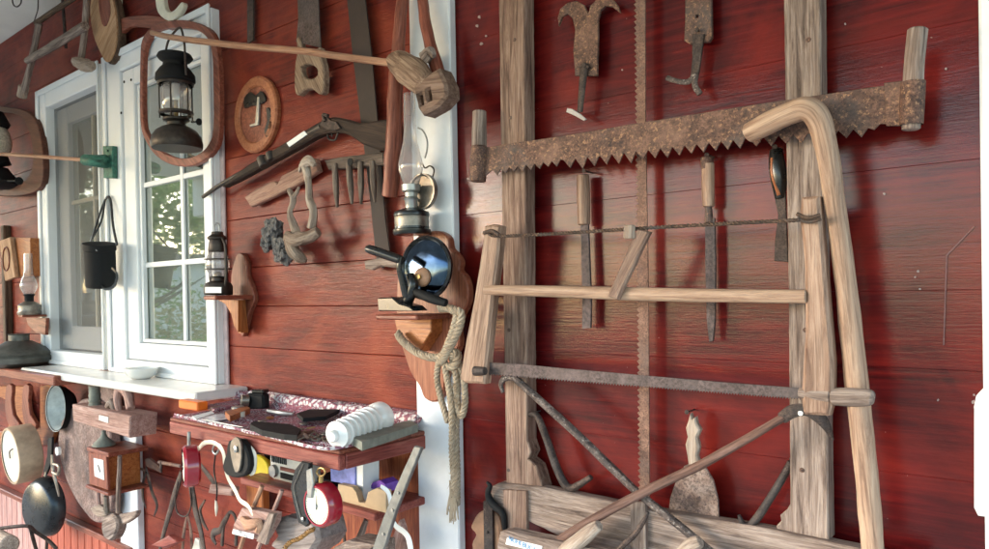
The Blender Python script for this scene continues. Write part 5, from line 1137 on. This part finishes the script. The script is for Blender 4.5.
M().poly([(270, 522), (284, 517), (298, 520), (308, 514), (318, 540), (300, 560), (276, 552), (270, 544), (276, 535)], .3, .1, sm=2, jit=.004, bev=.012).mk('grey_stone', wood('grey_cut_stone', (.14, .11, .1), (.27, .22, .2), (.36, .3, .28), .6, bmp=.5), label='rough grey carved stone under the hanging red scale', cat='stone')
twist(M(), [(284, 549, .36), (290, 542, .36), (300, 538, .36), (309, 531, .36), (314, 529, .36)], 2.2, .02, 2, sub=12).mk('braided_cord', M_CORD, label='orange black braided cord on the grey stone', cat='cord')
M().poly([(330, 549), (345, 541), (372, 546), (372, 562), (330, 562)], .3, .08, sm=1, jit=.003, bev=.01).mk('stone_block', W_GREY, label='flat grey block at the bottom below the cardboard holder', cat='block')
M().poly([(388, 546), (399, 520), (402, 528), (406, 560), (390, 560)], .12, .02, bev=.004).mk('tan_wedge', W_PINK, label='tan wooden wedge behind the leaning steel bar', cat='wedge')
# tongs, shears, sickle on the wall under the table's left
t = empty('iron_tongs', P(185, 549, .18), 'big dark iron tongs hanging open below the edge on red scale', 'tongs')
M().tube([(182, 472, .2), (176, 490, .2), (171, 508, .2), (165, 528, .2), (160, 549, .2)], [3.5, 4, 3.6, 3, 2.4], seg=9, flat=.5).mk('arm', M_IRON, t)
M().tube([(188, 470, .21), (192, 490, .21), (196, 512, .21), (201, 532, .21), (205, 556, .21)], [3.5, 4.4, 4, 3.4, 3], seg=9, flat=.5).mk('arm', M_IRON, t)
M().tube([(178, 482, .22), (175, 500, .22), (178, 513, .22), (186, 516, .22), (191, 506, .22), (190, 488, .22)], .8, seg=6).mk('wire_loop', M_IRON, t)
t = empty('shears', P(190, 560, .12), 'thin rusty shears hanging point up between the tongs', 'shears')
M().tube([(187, 516, .14), (184, 532, .14), (182, 556, .14)], [1.4, 2.4, 2.4], seg=8, flat=.4).mk('blade', M_RUSTB, t)
M().tube([(188, 516, .145), (191, 532, .145), (192, 556, .145)], [1.4, 2.4, 2.4], seg=8, flat=.4).mk('blade', M_RUSTB, t)
M().poly([(192, 549), (195, 538), (199, 540), (200, 560), (192, 560)], .16, .01).mk('pointed_scraper', M_SKIN, label='pale pointed blade tip low between the tong arms', cat='blade')
t = empty('red_dustpan', P(165, 549, .2), 'small red painted metal pyramid lid low under the tongs', 'lid')
M().poly([(150, 545), (166, 536), (178, 542), (164, 549)], .22, .03, bev=.01).mk('lid', R_T, t)
M().tube([(146, 467, .06), (149, 480, .06), (152, 492, .06), (157, 505, .06), (154, 516, .06)], [1.4, 2.6, 2.6, 2.2, 1], seg=8, flat=.4).mk('small_sickle', M_IRON, label='thin dark sickle blade on the red wall right of the white board', cat='sickle')
t = empty('iron_latch', P(160, 470, .04), 'reddish iron latch bar on the wall left of the tongs', 'latch')
M().poly([(145, 459), (148, 458), (159, 466), (159, 472), (146, 466)], .06, .012).mk('plate', M_RUSTB, t)
M().tube([(159, 462, .07), (170, 464, .07), (181, 466, .07)], 1.8, seg=8).mk('bar', M_RUSTB, t)
M().tube([(161, 462, .075), (161, 472, .075)], 1.4, seg=8).mk('hook', M_IRON, t)
t = empty('dark_sickle', P(215, 480, .1), 'dark curved sickle with wooden block hanging in the white strap loop', 'sickle')
M().tube([(199, 462, .1), (206, 472, .1), (212, 480, .1), (216, 488, .1)], [2, 3, 3, 2], seg=8, flat=.4).mk('blade', M_IRON, t)
M().poly([(210, 484), (232, 488), (231, 496), (208, 493)], .11, .03, jit=.001, bev=.003).mk('block', W_PINK, t)
t = empty('hanging_hook_scale', P(217, 516, .15), 'slim balance hook hanging on a cord under the white strap', 'hook')
M().tube([(216, 450, .18), (214, 470, .18), (217, 488, .18), (216, 503, .18)], .9, seg=6).mk('cord', M_BLACK, t)
M().tube([(216, 500, .18), (216.5, 508, .18), (216, 516, .18)], [1, 1.8, .4], seg=8).mk('tip', M_PALEBONE, t)
M().tube([(214, 446, .18), (217, 444, .18), (219, 449, .18), (216, 454, .18), (213, 451, .18)], 1.1, seg=6, closed=True).mk('ring', M_STEEL, t)
M().tube([(229, 514, .12), (224, 522, .12), (220, 530, .12), (214, 532, .12), (213, 538, .12), (216, 544, .12)], [2, 3.4, 3.4, 3.8, 3, 1.6], seg=9, flat=.6).mk('plane_iron_hook', M_IRON, label='dark bent iron hook left of the labelled wooden tool', cat='hook')
# small bits on the cloth
hshape(M(), [(205, 405), (245, 398), (250, 402), (214, 409)], zt2+.01, zt2+.02).mk('folded_cloth', mc, label='folded patterned cloth strip at the back left of the table', cat='cloth')

# small clutter on the cloth
rnd = random.Random(11)
for i, (x, y) in enumerate(((262, 421), (270, 418), (304, 424), (311, 428), (300, 429))):
    M().lathe(Vector(tp(x, y, .004)), [(0, 0), (.013, 0), (.013, .003), (0, .0032)], 18, (rnd.uniform(-.2, .2), rnd.uniform(-.2, .2), 1)).mk('coin', M_BRASS if i % 2 else M_TIN, label=['worn silver coin just behind the green sheath tip', 'brass coin at the back of the green sheath', 'silver coin nearest the white insulator', 'brass coin close to the rusty chain', 'silver coin beside the rusty pliers'][i], cat='coin', group='coins on the cloth')
def flat_tool(name, pts, r, mat, label, cat):
    return M().tube([tp(x, y, .008) for x, y in pts], r, world=True, m=True, seg=7, n=4).mk(name, mat, label=label, cat=cat)
flat_tool('pocket_knife', [(268, 411), (280, 413), (293, 414)], [.007, .009, .005], M_STEEL, 'closed steel pocket knife behind the dark green sheath', 'knife')
flat_tool('long_needle', [(206, 420), (225, 424), (243, 427)], [.003, .003, .001], M_STEEL, 'thin steel needle lying along the front edge of the cloth', 'needle')
flat_tool('wooden_spoon', [(212, 409), (224, 406), (232, 404)], [.008, .004, .004], W_PALE, 'tiny pale wooden spoon near the orange box', 'spoon')
t = empty('pliers', tp(308, 432), 'small rusty pliers between the sheath and the insulator', 'pliers')
for a, b_ in (((296, 438), (312, 431)), ((300, 432), (309, 438))):
    M().tube([tp(a[0], a[1], .01), tp((a[0]+b_[0])/2, (a[1]+b_[1])/2, .014), tp(b_[0], b_[1], .01)], [.004, .006, .004], world=True, m=True, seg=8).mk('arm', M_RUST, t)
M().lathe(Vector(tp(238, 412, 0)), [(0, 0), (.02, 0), (.021, .003), (.021, .018), (.019, .02), (0, .02)], 22).mk('small_tin', M_STEEL, label='little round silver tin beside the brown tool handle', cat='tin')
# more tools low on the plank wall
t = empty('thin_calipers', P(150, 500, .05), 'thin rusty calipers hanging on a wire right of the white board', 'calipers')
M().tube([(134, 468, .06), (144, 470, .06), (149, 478, .06), (151, 492, .06)], [1, 1.6, 2, 1], seg=7, flat=.5).mk('arm', M_RUSTB, t)
M().tube([(146, 472, .065), (143, 484, .065), (143, 498, .065), (146, 508, .065)], [1.6, 1.8, 1.6, .8], seg=7, flat=.5).mk('arm', M_IRON, t)
M().tube([(205, 500, .06), (200, 510, .06), (203, 522, .06), (208, 530, .06)], [1.2, 2.2, 2.4, 1], seg=8, flat=.5).mk('small_iron_claw', M_IRON, label='small dark iron claw between the tongs and the balance hook', cat='claw')
M().tube([(333, 497, .1), (338, 512, .1), (343, 527, .1), (345, 545, .1)], [2, 2.6, 2.6, 2], seg=8, flat=.5).mk('iron_chisel', M_IRON, label='narrow iron chisel on the board behind the red scale', cat='chisel')
M().tube([(366, 520, .1), (362, 532, .1), (356, 545, .1)], [3, 4, 4], seg=10, flat=.6).mk('wooden_wedge', W_GREY, label='small grey wedge under the lower shelf near the steel bar', cat='wedge')
t = empty('stirrup_iron', P(238, 520, .1), 'dark open iron stirrup behind the labelled wooden tool', 'stirrup')
M().tube([(222, 545, .12), (224, 524, .12), (230, 512, .12), (236, 520, .12), (236, 545, .12)], [2.4, 2, 2, 2, 2.4], seg=8, flat=.6).mk('loop', M_IRON, t)
